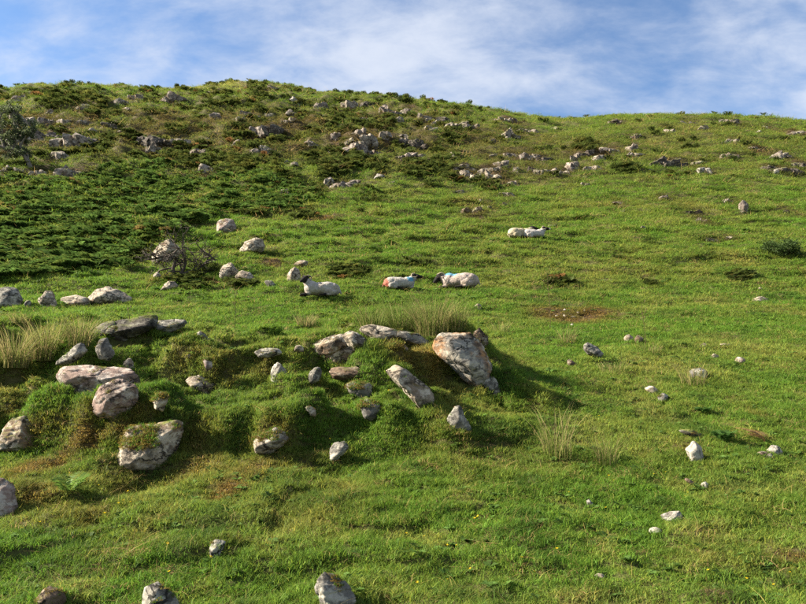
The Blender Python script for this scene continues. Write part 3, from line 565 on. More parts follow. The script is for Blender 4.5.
def block(c, r, rg, sub, yaw, tilt):
    """one angular block of an outcrop: a box of bedding planes with broken corners"""
    V, Fc = ico(sub); pl = []
    for ax in range(3):
        for sg in (-1, 1):
            n = rg.normal(size=3)*.22; n[ax] += sg; n /= np.linalg.norm(n); pl.append((n, r[ax]*rg.uniform(.8, 1.05)))
    for k in range(4):
        n = rg.normal(size=3); n /= np.linalg.norm(n); pl.append((n, np.linalg.norm(n*r)*rg.uniform(.75, 1.0)))
    D = V*r; D = D/np.linalg.norm(D, axis=1)[:, None]; acc = np.zeros(len(D))
    for n, p in pl: acc += (np.maximum(D @ n, 0)/p)**40
    X = D*(acc**(-1/40))[:, None]; sz = float(np.mean(r)); sd = int(rg.integers(1000)); q = X/sz
    X = X + D*(sz*(.12*noise3(q*1.6, sd) + .09*noise3(q*3.6, sd+1) + .05*noise3(q*8, sd+2)))[:, None]
    cy, sy = math.cos(yaw), math.sin(yaw); ct, st = math.cos(tilt), math.sin(tilt)
    X = X @ np.array([[ct, 0, -st], [0, 1, 0], [st, 0, ct]]).T @ np.array([[cy, -sy, 0], [sy, cy, 0], [0, 0, 1]]).T
    return X + c, Fc
def outcrop(name, label, u, v, w, h, m, group, cat):
    rg = np.random.default_rng(int(u*31 + v*17)); x, y, z = hit(u, min(v + h*.5, 640)); k = y/F; W2, Hh = w*k*.5, h*k
    n = int(np.clip(round(w/3.2), 2, 9)) if w > 5 else 1; Vs, Fs, off = [], [], 0; yaw = rg.uniform(-.5, .5); tilt = rg.uniform(-.25, .25)
    for i in range(n):
        a = (-1 + 2*(i + .5)/n + rg.uniform(-.25, .25))*.8 if n > 1 else 0; hh = Hh*rg.uniform(.4, .98)*(1 - .35*abs(a)); ww = W2*rg.uniform(1.2, 2.2)/max(1, n)**.75 if n > 1 else W2
        bx_ = a*W2; by_ = rg.uniform(0, .5)*ww; gz = float(height(x + bx_, y + by_)) - z
        X, Fc = block(np.array((bx_, by_, gz + hh*.02 - .06*Hh)), np.array((ww, max(ww, hh)*rg.uniform(.6, 1.1), hh*.75)), rg, 2 if w < 9 else 3, yaw + rg.uniform(-.4, .4), tilt + rg.uniform(-.2, .2))
        Vs.append(X); Fs.append(Fc + off); off += len(X)
    o = link(name, mesh_np(name, np.concatenate(Vs), np.concatenate(Fs), True), RM[m], loc=(x, y, z)); prop(o, label, cat, group)
    if hasattr(o.data, 'set_sharp_from_angle'): o.data.set_sharp_from_angle(angle=.6)
    FOOT.append((x, y + .2*W2, W2*.8, W2*.5, 2))
HUE = {'crag': 'cream', 'cragp': 'pinkish', 'cragd': 'dark', 'white': 'white', 'pale': 'cream', 'pink': 'pink', 'grey': 'grey', 'peat': 'black'}
ORD = 'leftmost,second,third,fourth,fifth,sixth,seventh,eighth,ninth,tenth,eleventh,twelfth,thirteenth,fourteenth,fifteenth,sixteenth'.split(',')
for nm, lb0, gp, items in CLUST:
    items = sorted(items)
    for i, (u, v, w, h, m) in enumerate(items):
        lb = lb0
        if len(items) > 1:
            pos = 'rightmost' if i == len(items) - 1 else ORD[i] + (' from the left' if i else '')
            lb = '%s %s %s, %s of the %s' % ('small' if w < 8 else 'broad', HUE[m], 'stone' if nm == 'rock' else nm, pos, gp)
        if v < 200: w, h = w*1.35, h*1.2
        if v > 260: rock(nm, lb, blob(u, v, w, h, int(u*7 + v*13)), m, .9, 3, group=gp, cat='rock', sink=.4)
        else: outcrop(nm, lb, u, v, w, h, m, gp, {'outcrop': 'outcrop', 'peat_hollow': 'peat'}.get(nm, 'rock'))

# ------------------------------------------------------------------ living sward: instanced tufts, bracken, buttercups (stuff nobody could count)
PROTO = bpy.data.collections.new('growth_prototypes')
def blade_tuft(n, rad, h0, h1, w, bend, rg, segs=2, upright=0.0, yel=.3):
    V = []; Fq = []; Ft = []; C = []
    for k in range(n):
        a = rg.uniform(0, 6.283); r = rad*math.sqrt(rg.uniform(0, 1)); x, y = r*math.cos(a), r*math.sin(a)
        h = rg.uniform(h0, h1); b = rg.uniform(0, 6.283); bd = bend*rg.uniform(.2, 1.2)*h
        if upright: b = a + rg.uniform(-.8, .8)
        dx, dy = math.cos(b), math.sin(b); f = rg.uniform(0, 6.283); wx, wy = math.cos(f)*w*.5, math.sin(f)*w*.5
        i = len(V); q = rg.uniform(.65, 1.3); yl = rg.uniform(0, 1) < yel
        c = np.array((1.25, 1.05, .9))*q if yl else np.array((.92, 1.0, .95))*q
        for s in range(segs+1):
            t = s/segs; ox, oy, oz = x + dx*bd*t*t, y + dy*bd*t*t, h*(t - .28*bend*t*t) - .015
            if s < segs:
                tw = 1 - .55*t
                V += [(ox - wx*tw, oy - wy*tw, oz), (ox + wx*tw, oy + wy*tw, oz)]; C += [c, c]
                if s < segs-1: Fq.append((i+2*s, i+2*s+1, i+2*s+3, i+2*s+2))
            else:
                V.append((ox, oy, oz)); C.append(c); Ft.append((i+2*s-2, i+2*s-1, i+2*s))
    return V, Fq, Ft, C
def proto(name, data, m):
    V, Fq, Ft, C = data
    me = mesh_np(name, V, [np.array(Fq).reshape(-1, 4), np.array(Ft).reshape(-1, 3)], smooth=False); setcol(me, 'bv', np.array(C)); me.materials.append(m)
    o = bpy.data.objects.new(name, me); return o
def scatter(name, label, protos, P, rot, scl, idx, tint, cat):
    coll = bpy.data.collections.new(name + '_kinds')
    for k, o in enumerate(protos):
        o.name = '%s_%02d' % (name, k); coll.objects.link(o)
    me = bpy.data.meshes.new(name); me.vertices.add(len(P)); me.vertices.foreach_set('co', np.asarray(P, np.float32).ravel())
    a = me.attributes.new('rot', 'FLOAT_VECTOR', 'POINT'); a.data.foreach_set('vector', np.asarray(rot, np.float32).ravel())
    a = me.attributes.new('scl', 'FLOAT_VECTOR', 'POINT'); a.data.foreach_set('vector', np.asarray(scl, np.float32).ravel())
    a = me.attributes.new('idx', 'INT', 'POINT'); a.data.foreach_set('value', np.asarray(idx, np.int32))
    setcol(me, 'tint', tint)
    o = link(name, me)
    g = bpy.data.node_groups.new(name, 'GeometryNodeTree')
    g.interface.new_socket('Geometry', in_out='INPUT', socket_type='NodeSocketGeometry'); g.interface.new_socket('Geometry', in_out='OUTPUT', socket_type='NodeSocketGeometry')
    gi = g.nodes.new('NodeGroupInput'); go = g.nodes.new('NodeGroupOutput')
    ci = g.nodes.new('GeometryNodeCollectionInfo'); ci.inputs['Collection'].default_value = coll; ci.inputs['Separate Children'].default_value = True; ci.inputs['Reset Children'].default_value = True
    ip = g.nodes.new('GeometryNodeInstanceOnPoints'); ip.inputs['Pick Instance'].default_value = True
    def at(n, ty):
        x = g.nodes.new('GeometryNodeInputNamedAttribute'); x.data_type = ty; x.inputs['Name'].default_value = n; return x.outputs['Attribute']
    er = g.nodes.new('FunctionNodeEulerToRotation'); g.links.new(at('rot', 'FLOAT_VECTOR'), er.inputs[0])
    g.links.new(gi.outputs[0], ip.inputs['Points']); g.links.new(ci.outputs[0], ip.inputs['Instance']); g.links.new(at('idx', 'INT'), ip.inputs['Instance Index'])
    g.links.new(er.outputs[0], ip.inputs['Rotation']); g.links.new(at('scl', 'FLOAT_VECTOR'), ip.inputs['Scale']); g.links.new(ip.outputs[0], go.inputs[0])
    md = o.modifiers.new('growth', 'NODES'); md.node_group = g
    prop(o, label, cat, kind='stuff'); return o
def in_poly(u, v, poly):
    r = np.zeros(np.shape(u), bool); p = list(poly)
    for (x1, y1), (x2, y2) in zip(p, p[1:] + p[:1]):
        c = ((y1 > v) != (y2 > v)) & (u < (x2-x1)*(v-y1)/((y2-y1) + 1e-9) + x1); r ^= c
    return r
def clear_of_rocks(x, y, f=.3):
    ok = np.ones(len(x), bool)
    for fx, fy, rx, ry, sub in FOOT:
        m = np.abs(y - fy) < ry + .05
        if rx < .04: continue
        ok &= ~((((x-fx)/(rx*f))**2 + ((y-fy)/(max(ry, .03)*f))**2) < 1)
    return ok
def points(n, tmax, y0, y1):
    y = np.exp(RNG.uniform(math.log(y0), math.log(y1), n)); t = RNG.uniform(-tmax, tmax, n)
    return t*y, y, t
rg = np.random.default_rng(11)
tufts = [proto('t', blade_tuft(34, .07, .025, .065, .0055, .9, rg), M_GRASS) for k in range(4)]
tufts += [proto('t', blade_tuft(30, .065, .045, .10, .005, .8, rg), M_GRASS) for k in range(3)]
tufts += [proto('t', blade_tuft(60, .08, .012, .035, .007, 1.0, rg, yel=.5), M_GRASS) for k in range(2)]     # moss and thatch
tufts += [proto('t', blade_tuft(6, .06, .08, .16, .0028, 1.0, rg, segs=4, yel=.8), M_GRASS) for k in range(2)]  # wispy stems
def rosette(rg):
    V, Fq, Ft, C = [], [], [], []
    for k in range(int(rg.integers(7, 11))):
        a = rg.uniform(0, 6.283); d = np.array((math.cos(a), math.sin(a))); s_ = np.array((-d[1], d[0])); L = rg.uniform(.035, .065); w = L*.3; i = len(V); up = rg.uniform(.015, .045); c = np.ones(3)*rg.uniform(.7, 1.3)
        V += [(0, 0, .008), tuple(d*L*.55 + s_*w) + (up,), tuple(d*L) + (up*.8,), tuple(d*L*.55 - s_*w) + (up,)]; C += [c]*4; Fq.append((i, i+3, i+2, i+1))
    return V, Fq, Ft, C
tufts += [proto('t', rosette(rg), M_GRASS) for k in range(3)]                                             # broad-leaved weeds
tufts += [proto('t', blade_tuft(12, .08, .04, .12, .004, 2.2, rg, segs=4, yel=1), M_GRASS) for k in range(2)]  # dead straw lying over
def build_grass():
    x, y, t = points(330000, .86, 2.9, 118)
    keep = RNG.uniform(size=len(x)) < np.clip((y/8.0)**2, 0, 1)
    keep |= (RNG.uniform(size=len(x)) < .5) & (y < 8) & (y > 5.5)
    yc = np.interp(t, YC_T, YC_Y); keep &= y < yc*1.06
    x, y, t = x[keep], y[keep], t[keep]
    ok = clear_of_rocks(x, y); x, y, t = x[ok], y[ok], t[ok]
    e_ = .03*np.clip(y/8, 1, 6); sl = np.hypot((height(x + e_, y) - height(x - e_, y))/(2*e_), (height(x, y + e_) - height(x, y - e_))/(2*e_))
    for k in (0, 1, 2):
        st = (RNG.uniform(size=len(sl)) < np.clip(sl - .45 - .3*k, 0, 1)) & (y < 40); jx = x[:len(sl)][st] + RNG.normal(0, .04, st.sum()); jy = y[:len(sl)][st] + RNG.normal(0, .05, st.sum())
        x = np.concatenate([x, jx]); y = np.concatenate([y, jy]); sl = np.concatenate([sl, np.zeros(len(jx))])
    ex, ey = [], []
    for fx, fy, rx, ry, sub in FOOT:
        if fy < 34 and rx > .05:
            m = int(np.clip(55*(rx + ry)*2/(.5 + .05*fy), 10, 160)); a = RNG.uniform(0, 6.283, m); k = RNG.uniform(.82, 1.2, m)
            ex.append(fx + rx*k*np.cos(a)); ey.append(fy + ry*k*np.sin(a))
    ex, ey = np.concatenate(ex), np.concatenate(ey); nring = len(ex); x, y = np.concatenate([x, ex]), np.concatenate([y, ey]); ring = np.arange(len(x)) >= len(x) - nring
    col, bald = sward(x, y)
    ok = (RNG.uniform(size=len(x)) > bald) | ring; ring = ring[ok]; x, y, col, bald = x[ok], y[ok], col[ok], bald[ok]
    n = len(x); z = height(x, y)
    s = np.clip(y/8.5, .95, 7)*RNG.uniform(.75, 1.25, n)
    tall = fbm2(x/.9, y/.9, 3, 61) + .16*(y < 7.5)*(x < .5)
    r = RNG.uniform(size=n); idx = RNG.integers(0, 4, n)
    idx = np.where(r + .9*tall > .82, RNG.integers(4, 7, n), idx)
    idx = np.where(ring & (RNG.uniform(size=n) < .6), RNG.integers(4, 7, n), idx)
    brown = (col[:, 0] > col[:, 1]*1.06)
    idx = np.where(brown & (RNG.uniform(size=n) < .8), RNG.integers(7, 9, n), idx)
    w = (RNG.uniform(size=n) < .03); idx = np.where(w, RNG.integers(9, 11, n), idx)
    tint = col*RNG.uniform(.78, 1.25, (n, 1)); tint[w] = np.array((.30, .29, .10))*RNG.uniform(.6, 1.2, (w.sum(), 1))
    rr = RNG.uniform(size=n); pw = fbm2(x/1.1, y/1.1, 2, 91)
    wd = (rr < .05*sst(-.1, .3, pw) + .012) & (y < 30); idx = np.where(wd, RNG.integers(11, 14, n), idx); tint[wd] = np.array((.075, .135, .03))*RNG.uniform(.7, 1.5, (wd.sum(), 1))
    sw = (rr > 1 - .07*sst(-.1, .35, -pw) - .012); idx = np.where(sw, RNG.integers(14, 16, n), idx); tint[sw] = np.array((.30, .245, .12))*RNG.uniform(.55, 1.15, (sw.sum(), 1))
    hs = 1.0/np.clip(y/9, 1, 7)**.45
    scl = np.stack([s, s, s*hs*RNG.uniform(.6, 1.05, n)], 1)
    rot = np.stack([RNG.normal(0, .16, n), RNG.normal(0, .16, n), RNG.uniform(0, 6.283, n)], 1)
    mp_ = np.concatenate(MOSSY); k = len(mp_); P_ = np.concatenate([np.stack([x, y, z], 1), mp_[:, :3] - np.array((0, 0, .008))])
    gm = RNG.uniform(size=(k, 1)); mt = np.where(gm < .35, MOSS, np.where(gm < .6, OCH, LUSH))*RNG.uniform(.6, 1.15, (k, 1)); ms = mp_[:, 3:]*RNG.uniform(.5, 1.0, (k, 1))
    rot = np.concatenate([rot, np.stack([RNG.normal(0, .35, k), RNG.normal(0, .35, k), RNG.uniform(0, 6.283, k)], 1)]); scl = np.concatenate([scl, np.concatenate([ms*.7, ms*.7, ms], 1)]); tint = np.concatenate([tint, mt]); idx = np.concatenate([idx, np.where(gm[:, 0] < .6, RNG.integers(7, 9, k), RNG.integers(0, 4, k))])
    scatter('grass', 'short grazed grass and moss covering the hillside', tufts, P_, rot, scl, idx, tint, 'grass')
build_grass()

def frond(n_p, L, rg, az, C0, V, Fq, Ft, C, droop=.55, wid=.42, rise=1.15, pw=.17):
    d = np.array([math.cos(az), math.sin(az)]); s = np.array([-d[1], d[0]])
    def rp(t): return np.array([d[0]*L*(.15*t + .75*t*t*droop*1.3), d[1]*L*(.15*t + .75*t*t*droop*1.3), L*(rise*t - .75*droop*t*t)])
    for k in range(1, n_p):
        t = .28 + .72*k/n_p; p = rp(t); q = rp(min(t + .05, 1)); fw = (q - p); fw /= np.linalg.norm(fw) + 1e-9
        ln = L*wid*math.sin(math.pi*min(1, (1 - t)*.95 + .12))*rg.uniform(.8, 1.1) + .02; c = C0*rg.uniform(.75, 1.25)
        for sg in (-1, 1):
            ax = np.array([s[0]*sg, s[1]*sg, 0]) + fw*.45 + np.array([0, 0, -.18 + rg.uniform(-.12, .12)]); ax /= np.linalg.norm(ax)
            hw = fw*ln*pw; i = len(V); m = p + ax*ln*.45
            V += [tuple(p - hw*.5), tuple(m + hw), tuple(p + ax*ln), tuple(m - hw)]; C += [c]*4; Fq.append((i, i+3, i+2, i+1))
    i = len(V); sw = np.array([s[0], s[1], 0])*L*.012
    for k in range(5):
        p = rp(k/4); V += [tuple(p - sw), tuple(p + sw)]; C += [C0*np.array((1.2, .9, .7))]*2
        if k: Fq.append((i+2*k-2, i+2*k-1, i+2*k+1, i+2*k))
def fern(nf, L, n_p, rg, **kw):
    V, Fq, Ft, C = [], [], [], []; a0 = rg.uniform(0, 6)
    for k in range(nf): frond(n_p, L*rg.uniform(.7, 1.1), rg, a0 + 6.283*k/nf + rg.uniform(-.4, .4), np.ones(3)*rg.uniform(.75, 1.2), V, Fq, Ft, C, **kw)
    return V, Fq, Ft, C
def build_bracken():
    rg = np.random.default_rng(21)
    pr = [proto('b', fern(7, .85, 9, rg, droop=.6, rise=1.2), M_GRASS) for k in range(5)]
    POLY = [(-60, 168), (20, 174), (60, 178), (110, 166), (150, 158), (200, 172), (235, 178), (262, 168), (300, 184), (322, 196), (300, 212), (258, 214), (215, 214), (200, 228), (170, 236), (150, 246), (128, 258), (120, 272), (60, 280), (-60, 286)]
    P2 = [[(312, 160), (330, 148), (372, 158), (384, 168), (350, 176), (318, 172)], [(318, 120), (345, 112), (395, 116), (402, 128), (360, 128), (330, 130)], [(150, 155), (200, 158), (240, 172), (200, 178), (150, 172)],
          [(30, 90), (90, 90), (105, 100), (60, 106), (30, 102)], [(196, 150), (240, 160), (262, 178), (210, 180)], [(205, 96), (270, 104), (262, 112), (210, 108)], [(440, 132), (460, 134), (455, 142), (436, 146)]]
    SPOT = [(560, 283, 14, 5), (350, 272, 18, 5), (340, 277, 12, 4), (188, 284, 24, 7), (205, 270, 12, 6), (240, 284, 16, 5), (420, 265, 10, 4), (405, 264, 8, 4), (120, 258, 24, 7), (100, 200, 60, 10), (585, 148, 10, 6), (626, 171, 12, 5), (740, 278, 12, 5),
            (489, 188, 8, 5), (150, 230, 30, 8), (300, 215, 14, 5), (275, 206, 18, 6), (420, 170, 20, 8), (620, 260, 5, 2), (650, 285, 5, 2)]
    x, y, t = points(150000, .86, 17, 110)
    z = height(x, y); u, v = project(x, y, z)
    den = np.zeros(len(x)); n = fbm2(x/2.2, y/2.2, 3, 71)
    uu, vv = u + 26*fbm2(x/2.5, y/2.5, 3, 75), v + 16*fbm2(x/2.5, y/2.5, 3, 76)
    den = np.where(in_poly(uu, vv, POLY) & (y < 60), np.clip(.78 + 2.2*n, .0, 1), den)
    for p in P2: den = np.where(in_poly(uu, vv, p), np.maximum(den, np.clip(.55 + 1.6*n, 0, .9)), den)
    for a, b, ra, rb in SPOT: den = np.maximum(den, .7*((((u-a)/ra)**2 + ((v-b)/rb)**2) < 1))
    m2 = fbm2(x/3.0, y/3.0, 3, 72)     # low heather and fern dotted over the rocky left hill
    den = np.maximum(den, (sst(.06, .30, m2)*.6)*(y > 42)*(1 - sst(430, 520, u)*.92))
    den = np.maximum(den, (sst(.20, .4, m2)*.35)*(y > 30)*(u < 420))
    ok = (RNG.uniform(size=len(x)) < den*.8) & clear_of_rocks(x, y, .95); x, y, z, m2, u, v = x[ok], y[ok], z[ok], m2[ok], u[ok], v[ok]; n = len(x)
    ins = in_poly(u, v, POLY)
    s = np.where(ins, RNG.uniform(.24, .54, n)*np.clip(1 + 1.2*fbm2(x/1.6, y/1.6, 2, 78), .6, 1.5), RNG.uniform(.28, .6, n)*np.clip(y/35, .5, 1.6))
    c = np.array((.056, .100, .022))*RNG.uniform(.6, 1.5, (n, 1)); r = RNG.uniform(size=n)
    c[r < .015] = np.array((.17, .12, .04)); c[(r > .04) & (r < .25)] = np.array((.10, .145, .03))
    c[~ins] = c[~ins]*np.array((.95, .72, .8))
    z = z - .10*s
    rot = np.stack([RNG.normal(0, .15, n), RNG.normal(0, .15, n), RNG.uniform(0, 6.283, n)], 1)
    scatter('bracken', 'dark green bracken spreading over the left hillside', pr, np.stack([x, y, z], 1), rot, np.stack([s, s, s], 1), RNG.integers(0, 5, n), c, 'bracken')
build_bracken()

def build_flowers():
    rg = np.random.default_rng(31); V, Fq, Ft, C = [], [], [], []
    for k in range(5):
        a = 1.2566*k; i = len(V); d = np.array((math.cos(a), math.sin(a))); s = np.array((-d[1], d[0]))
        V += [(0, 0, .09), tuple(d*.008 + s*.005) + (.094,), tuple(d*.014) + (.097,), tuple(d*.008 - s*.005) + (.094,)]; Fq.append((i, i+3, i+2, i+1)); C += [np.ones(3)]*4
    i = len(V); V += [(-.001, 0, 0), (.001, 0, 0), (.001, 0, .09), (-.001, 0, .09)]; Fq.append((i, i+1, i+2, i+3)); C += [np.array((.15, .25, .5))]*4
    p = proto('f', (V, Fq, Ft, C), M_GRASS)
    x, y, t = points(900, .7, 4.2, 13); ok = (fbm2(x/1.2, y/1.2, 2, 81) > .05) & (RNG.uniform(size=len(x)) < .22); x, y = x[ok], y[ok]; n = len(x)
    scatter('buttercups', 'tiny yellow buttercups dotted through the foreground grass', [p], np.stack([x, y, height(x, y)], 1), np.stack([RNG.normal(0, .3, n), RNG.normal(0, .3, n), RNG.uniform(0, 6, n)], 1),
            np.ones((n, 3))*RNG.uniform(.6, 1, (n, 1)), np.zeros(n), np.tile(np.array((.55, .40, .015)), (n, 1)), 'flowers')
build_flowers()

# ------------------------------------------------------------------ single plants
def plant(name, label, cat, data, u, v, tint, part, group=None, scale=1, rz=0):
    x, y, z = hit(u, v); V, Fq, Ft, C = data
    me = mesh_np(name, V, [np.array(Fq).reshape(-1, 4), np.array(Ft).reshape(-1, 3)], smooth=False)
    setcol(me, 'bv', np.array(C)); setcol(me, 'tint', np.tile(np.array(tint), (len(V), 1)))
    o = link(name, me, M_LEAF, loc=(x, y, z - .01)); o.rotation_euler = (0, 0, rz); o.scale = (scale,)*3
    return prop(o, label, cat, group)
GREENR, STRAW = (.13, .17, .035), (.32, .26, .11)
RUSH = [  # u, v foot, width px, height px, straw share, label
 (14, 366, 30, 40, .75, 'straw-coloured rush clump at the left edge beside the bank'),
 (45, 360, 32, 42, .8, 'straw-coloured rush clump just left of the grey wedge of slab'),
 (80, 345, 26, 30, .6, 'rush clump directly behind the dark crest slab'),
 (372, 330, 30, 28, .15, 'green rush clump behind the long pale crest slab'),
 (400, 332, 36, 36, .2, 'green rush clump above the thin curved slab, left of the tallest'),
 (432, 336, 40, 44, .5, 'tallest rush clump, brown-topped, behind the leaning slab'),
 (455, 330, 26, 30, .35, 'rush clump behind the leaning slab, right of the tallest'),
 (306, 326, 22, 18, .8, 'small dry grass tuft on the lawn below the horned sheep'),
 (566, 342, 22, 24, .85, 'yellow dry grass tuft just below the bare brown scrape'),
 (500, 332, 24, 16, .6, 'dry grass tuft right of the upright pointed stone'),
 (558, 456, 34, 52, .5, 'tall straw grass clump in the right foreground shade edge'),
 (606, 462, 28, 34, .55, 'straw grass clump right of the tall straw one'),
 (693, 384, 26, 26, .75, 'dry grass tuft in front of the rounded light grey stone'),
 (612, 372, 30, 18, .7, 'orange-tinged dry grass patch below the loaf-shaped stone'),
 (598, 297, 10, 8, .8, 'tiny dry tuft on the slope above the brown scrape'),
 (752, 303, 12, 9, .8, 'tiny dry tuft left of the long flat white stone'),
 (22, 322, 26, 14, .5, 'low rush tuft in front of the left boulder row'),
 (650, 352, 30, 14, .55, 'faded grass tuft right of the touching stone pair'),
]
for i, (u, v, w, h, st, lb) in enumerate(RUSH):
    if h > 25: h *= 1.3
    rg = np.random.default_rng(300 + i); x, y, z = hit(u, v); k = y/F; n = int((380 if u < 480 else 120)*min(1.6, max(.5, w/26)))
    V, Fq, Ft, C = blade_tuft(n, w*k*.42, h*k*.35, h*k*1.05, .003 + .0003*y, .62, rg, segs=4, upright=1, yel=0)
    cs = []
    for b in range(n):
        c = np.array(STRAW)*rg.uniform(.6, 1.15) if rg.uniform() < st*.72 else np.array(GREENR)*rg.uniform(.7, 1.2)
        cs += [c]*9
    plant('rush_clump' if h > 25 else 'grass_tuft', lb, 'rushes' if h > 25 else 'grass tuft', (V, Fq, Ft, cs), u, v, (1, 1, 1), 'stems', 'clumps of rush and dry grass')
rg = np.random.default_rng(77)
plant('fern', 'small bright green fern on the shaded face of the bank', 'fern', fern(8, .27, 13, rg, droop=.45, rise=1.1, wid=.30, pw=.085), 68, 498, (.11, .19, .035), 'fronds')
plant('fern', 'dark green leafy fern patch between white pitted rock and white stone', 'fern', fern(13, .22, 10, rg, droop=.4, rise=.95, pw=.10), 724, 443, (.06, .125, .028), 'fronds')
plant('fern', 'small dark fern in the grass above the white pitted rock', 'fern', fern(8, .18, 10, rg, droop=.4, rise=.95, pw=.10), 703, 415, (.06, .125, .028), 'fronds')
def tube(V, Fq, C, pts, r0, r1, c, n=5):
    pts = [np.array(p, float) for p in pts]; i0 = len(V)
    for k, p in enumerate(pts):
        d = pts[min(k+1, len(pts)-1)] - pts[max(k-1, 0)]; d /= np.linalg.norm(d) + 1e-9
        a = np.cross(d, (.3, .9, .2)); a /= np.linalg.norm(a) + 1e-9; b = np.cross(d, a); r = r0 + (r1-r0)*k/max(1, len(pts)-1)
        for j in range(n):
            an = 6.283*j/n; V.append(tuple(p + r*(math.cos(an)*a + math.sin(an)*b))); C.append(c)
    for k in range(len(pts)-1):
        for j in range(n): Fq.append((i0+k*n+j, i0+k*n+(j+1) % n, i0+(k+1)*n+(j+1) % n, i0+(k+1)*n+j))
def stalk(u, v, h, label, lean=(0, 0), heads=5, sd=1):
    rg = np.random.default_rng(sd); x, y, z = hit(u, v); k = y/F; H = h*k; V, Fq, C = [], [], []
    br = np.array((.13, .10, .05)); top = np.array((lean[0]*H, lean[1]*H, H))
    p = [top*t + np.array((.02*math.sin(5*t), 0, 0)) for t in np.linspace(0, 1, 7)]
    tube(V, Fq, C, p, .006, .003, br)
    for q in range(heads):
        t = rg.uniform(.5, 1); b = top*t; e = b + np.array((rg.uniform(-.1, .1), rg.uniform(-.06, .06), rg.uniform(.03, .10)))
        tube(V, Fq, C, [b, (b+e)/2 + (0, 0, -.01), e], .003, .002, br)
        tube(V, Fq, C, [e, e + (0, 0, .012), e + (0, 0, .028)], .012, .004, br*1.3, 6)
    plant('dead_stalk', label, 'dead stalk', (V, Fq, [], C), u, v, (1, 1, 1), 'stem', 'dead stalks')
stalk(550, 331, 62, 'tall dead flower stalk standing at the bare brown scrape', heads=9, sd=1)
stalk(645, 350, 48, 'tall thin dead stalk beside the touching stone pair', heads=6, sd=2)
stalk(234, 332, 50, 'thin dead stalk on the lawn left of the horned sheep', heads=4, sd=3)
stalk(128, 322, 14, 'short stalk poking up behind the dark crest slab', heads=2, sd=4)
stalk(498, 308, 24, 'dark dead stalk leaning left below the blue-marked sheep', lean=(-.85, .2), heads=4, sd=5)
# withered bracken frond lying on the grass
V, Fq, Ft, C = [], [], [], []
rgf = np.random.default_rng(5)
for az in (2.5, 2.1, 2.9, 1.7, 2.3): frond(13, rgf.uniform(.25, .44), rgf, az, np.ones(3)*rgf.uniform(.7, 1.2), V, Fq, Ft, C, droop=.6, rise=.9, wid=.22, pw=.09)
plant('withered_frond', 'withered red-brown bracken frond lying above the bright white stone', 'fern', (V, Fq, Ft, C), 766, 444, (.27, .165, .075), 'frond')

def leaves(n, centres, rad, size, rg, flat=.6):
    V, Fq, C = [], [], []
    for k in range(n):
        c = np.array(centres[rg.integers(len(centres))]) + rg.normal(size=3)*rad*np.array((1, 1, flat)); a = rg.normal(size=3); a /= np.linalg.norm(a); b = np.cross(a, rg.normal(size=3)); b /= np.linalg.norm(b)
        l = size*rg.uniform(.6, 1.3); i = len(V); V += [tuple(c - a*l), tuple(c + b*l*.4), tuple(c + a*l), tuple(c - b*l*.4)]; Fq.append((i, i+1, i+2, i+3)); C += [np.ones(3)*rg.uniform(.65, 1.3)]*4
    return V, Fq, C
def branch(p, d, L, r, depth, rg, V, Fq, C, tips, wind, col):
    pts = [p]; dd = d
    for k in range(4):
        dd = dd + rg.normal(size=3)*.30 + wind*.12; dd /= np.linalg.norm(dd); pts.append(pts[-1] + dd*L/4)
    tube(V, Fq, C, pts, r, r*.6, col*rg.uniform(.8, 1.2), 6 if depth > 1 else 4)
    if depth == 0: tips.append(pts[-1]); return
    for k in range(int(rg.integers(3, 5))):
        j = int(rg.integers(2, 5)); nd = dd + rg.normal(size=3)*.75 + wind*.35; nd /= np.linalg.norm(nd)
        branch(pts[j], nd, L*rg.uniform(.55, .8), r*.5, depth-1, rg, V, Fq, C, tips, wind, col)
def tree(u, v, label, stems, wind, nleaf, lsize, lcol, bcol, sd, name):
    rg = np.random.default_rng(sd); x, y, z = hit(u, v); k = y/F; e = prop(empty(name, (x, y, z)), label, 'tree')
    V, Fq, C, tips = [], [], [], []; col = np.array(bcol)
    tv, tf, tcc = [], [], []
    for pts, r in stems:
        w = [np.array(((a-u)*k, b_, -(c-v)*k)) for a, c, b_ in pts]
        tube(tv, tf, tcc, w, r, r*.55, col, 7)
        for p, q in zip(w[1:], w[2:] + [w[-1] + (w[-1]-w[-2])]):
            for m in range(2):
                d = (q-p)/np.linalg.norm(q-p) + rg.normal(size=3)*.6 + wind; d /= np.linalg.norm(d)
                branch(p, d, rg.uniform(.35, .65), r*.55, 2, rg, V, Fq, C, tips, wind, col)
    me = mesh_np('trunk', tv, np.array(tf)); setcol(me, 'tint', np.array(tcc)); link('trunk', me, M_BARK, e)
    cr_ = mesh_np('crown', V, np.array(Fq)); setcol(cr_, 'tint', np.array(C)); co = link('crown', cr_, M_BARK, e)
    if nleaf:
        V, Fq, C = leaves(nleaf, tips, .09, lsize, rg, .8); lm = mesh_np('foliage', V, np.array(Fq), False); setcol(lm, 'bv', np.array(C)); setcol(lm, 'tint', np.tile(np.array(lcol), (len(V), 1))); link('foliage', lm, M_LEAF, co)
    return e
tree(174, 277, 'small twisted windswept thorn tree with grey twigs below the bracken', [
     ([(174, 277, 0), (172, 268, .05), (175, 259, .02), (168, 256, -.1), (160, 258, -.15)], .065), ([(174, 277, 0), (181, 272, .1), (184, 262, .12), (181, 252, .1), (176, 247, .1)], .055),
     ([(176, 276, .05), (188, 271, .1), (198, 268, .15), (204, 260, .2), (212, 257, .2), (206, 252, .2)], .045), ([(190, 271, .1), (197, 264, 0), (194, 256, -.05)], .03)],
     np.array((-.35, 0, -.02)), 420, .024, (.10, .115, .045), (.075, .06, .048), 9, 'thorn_tree')
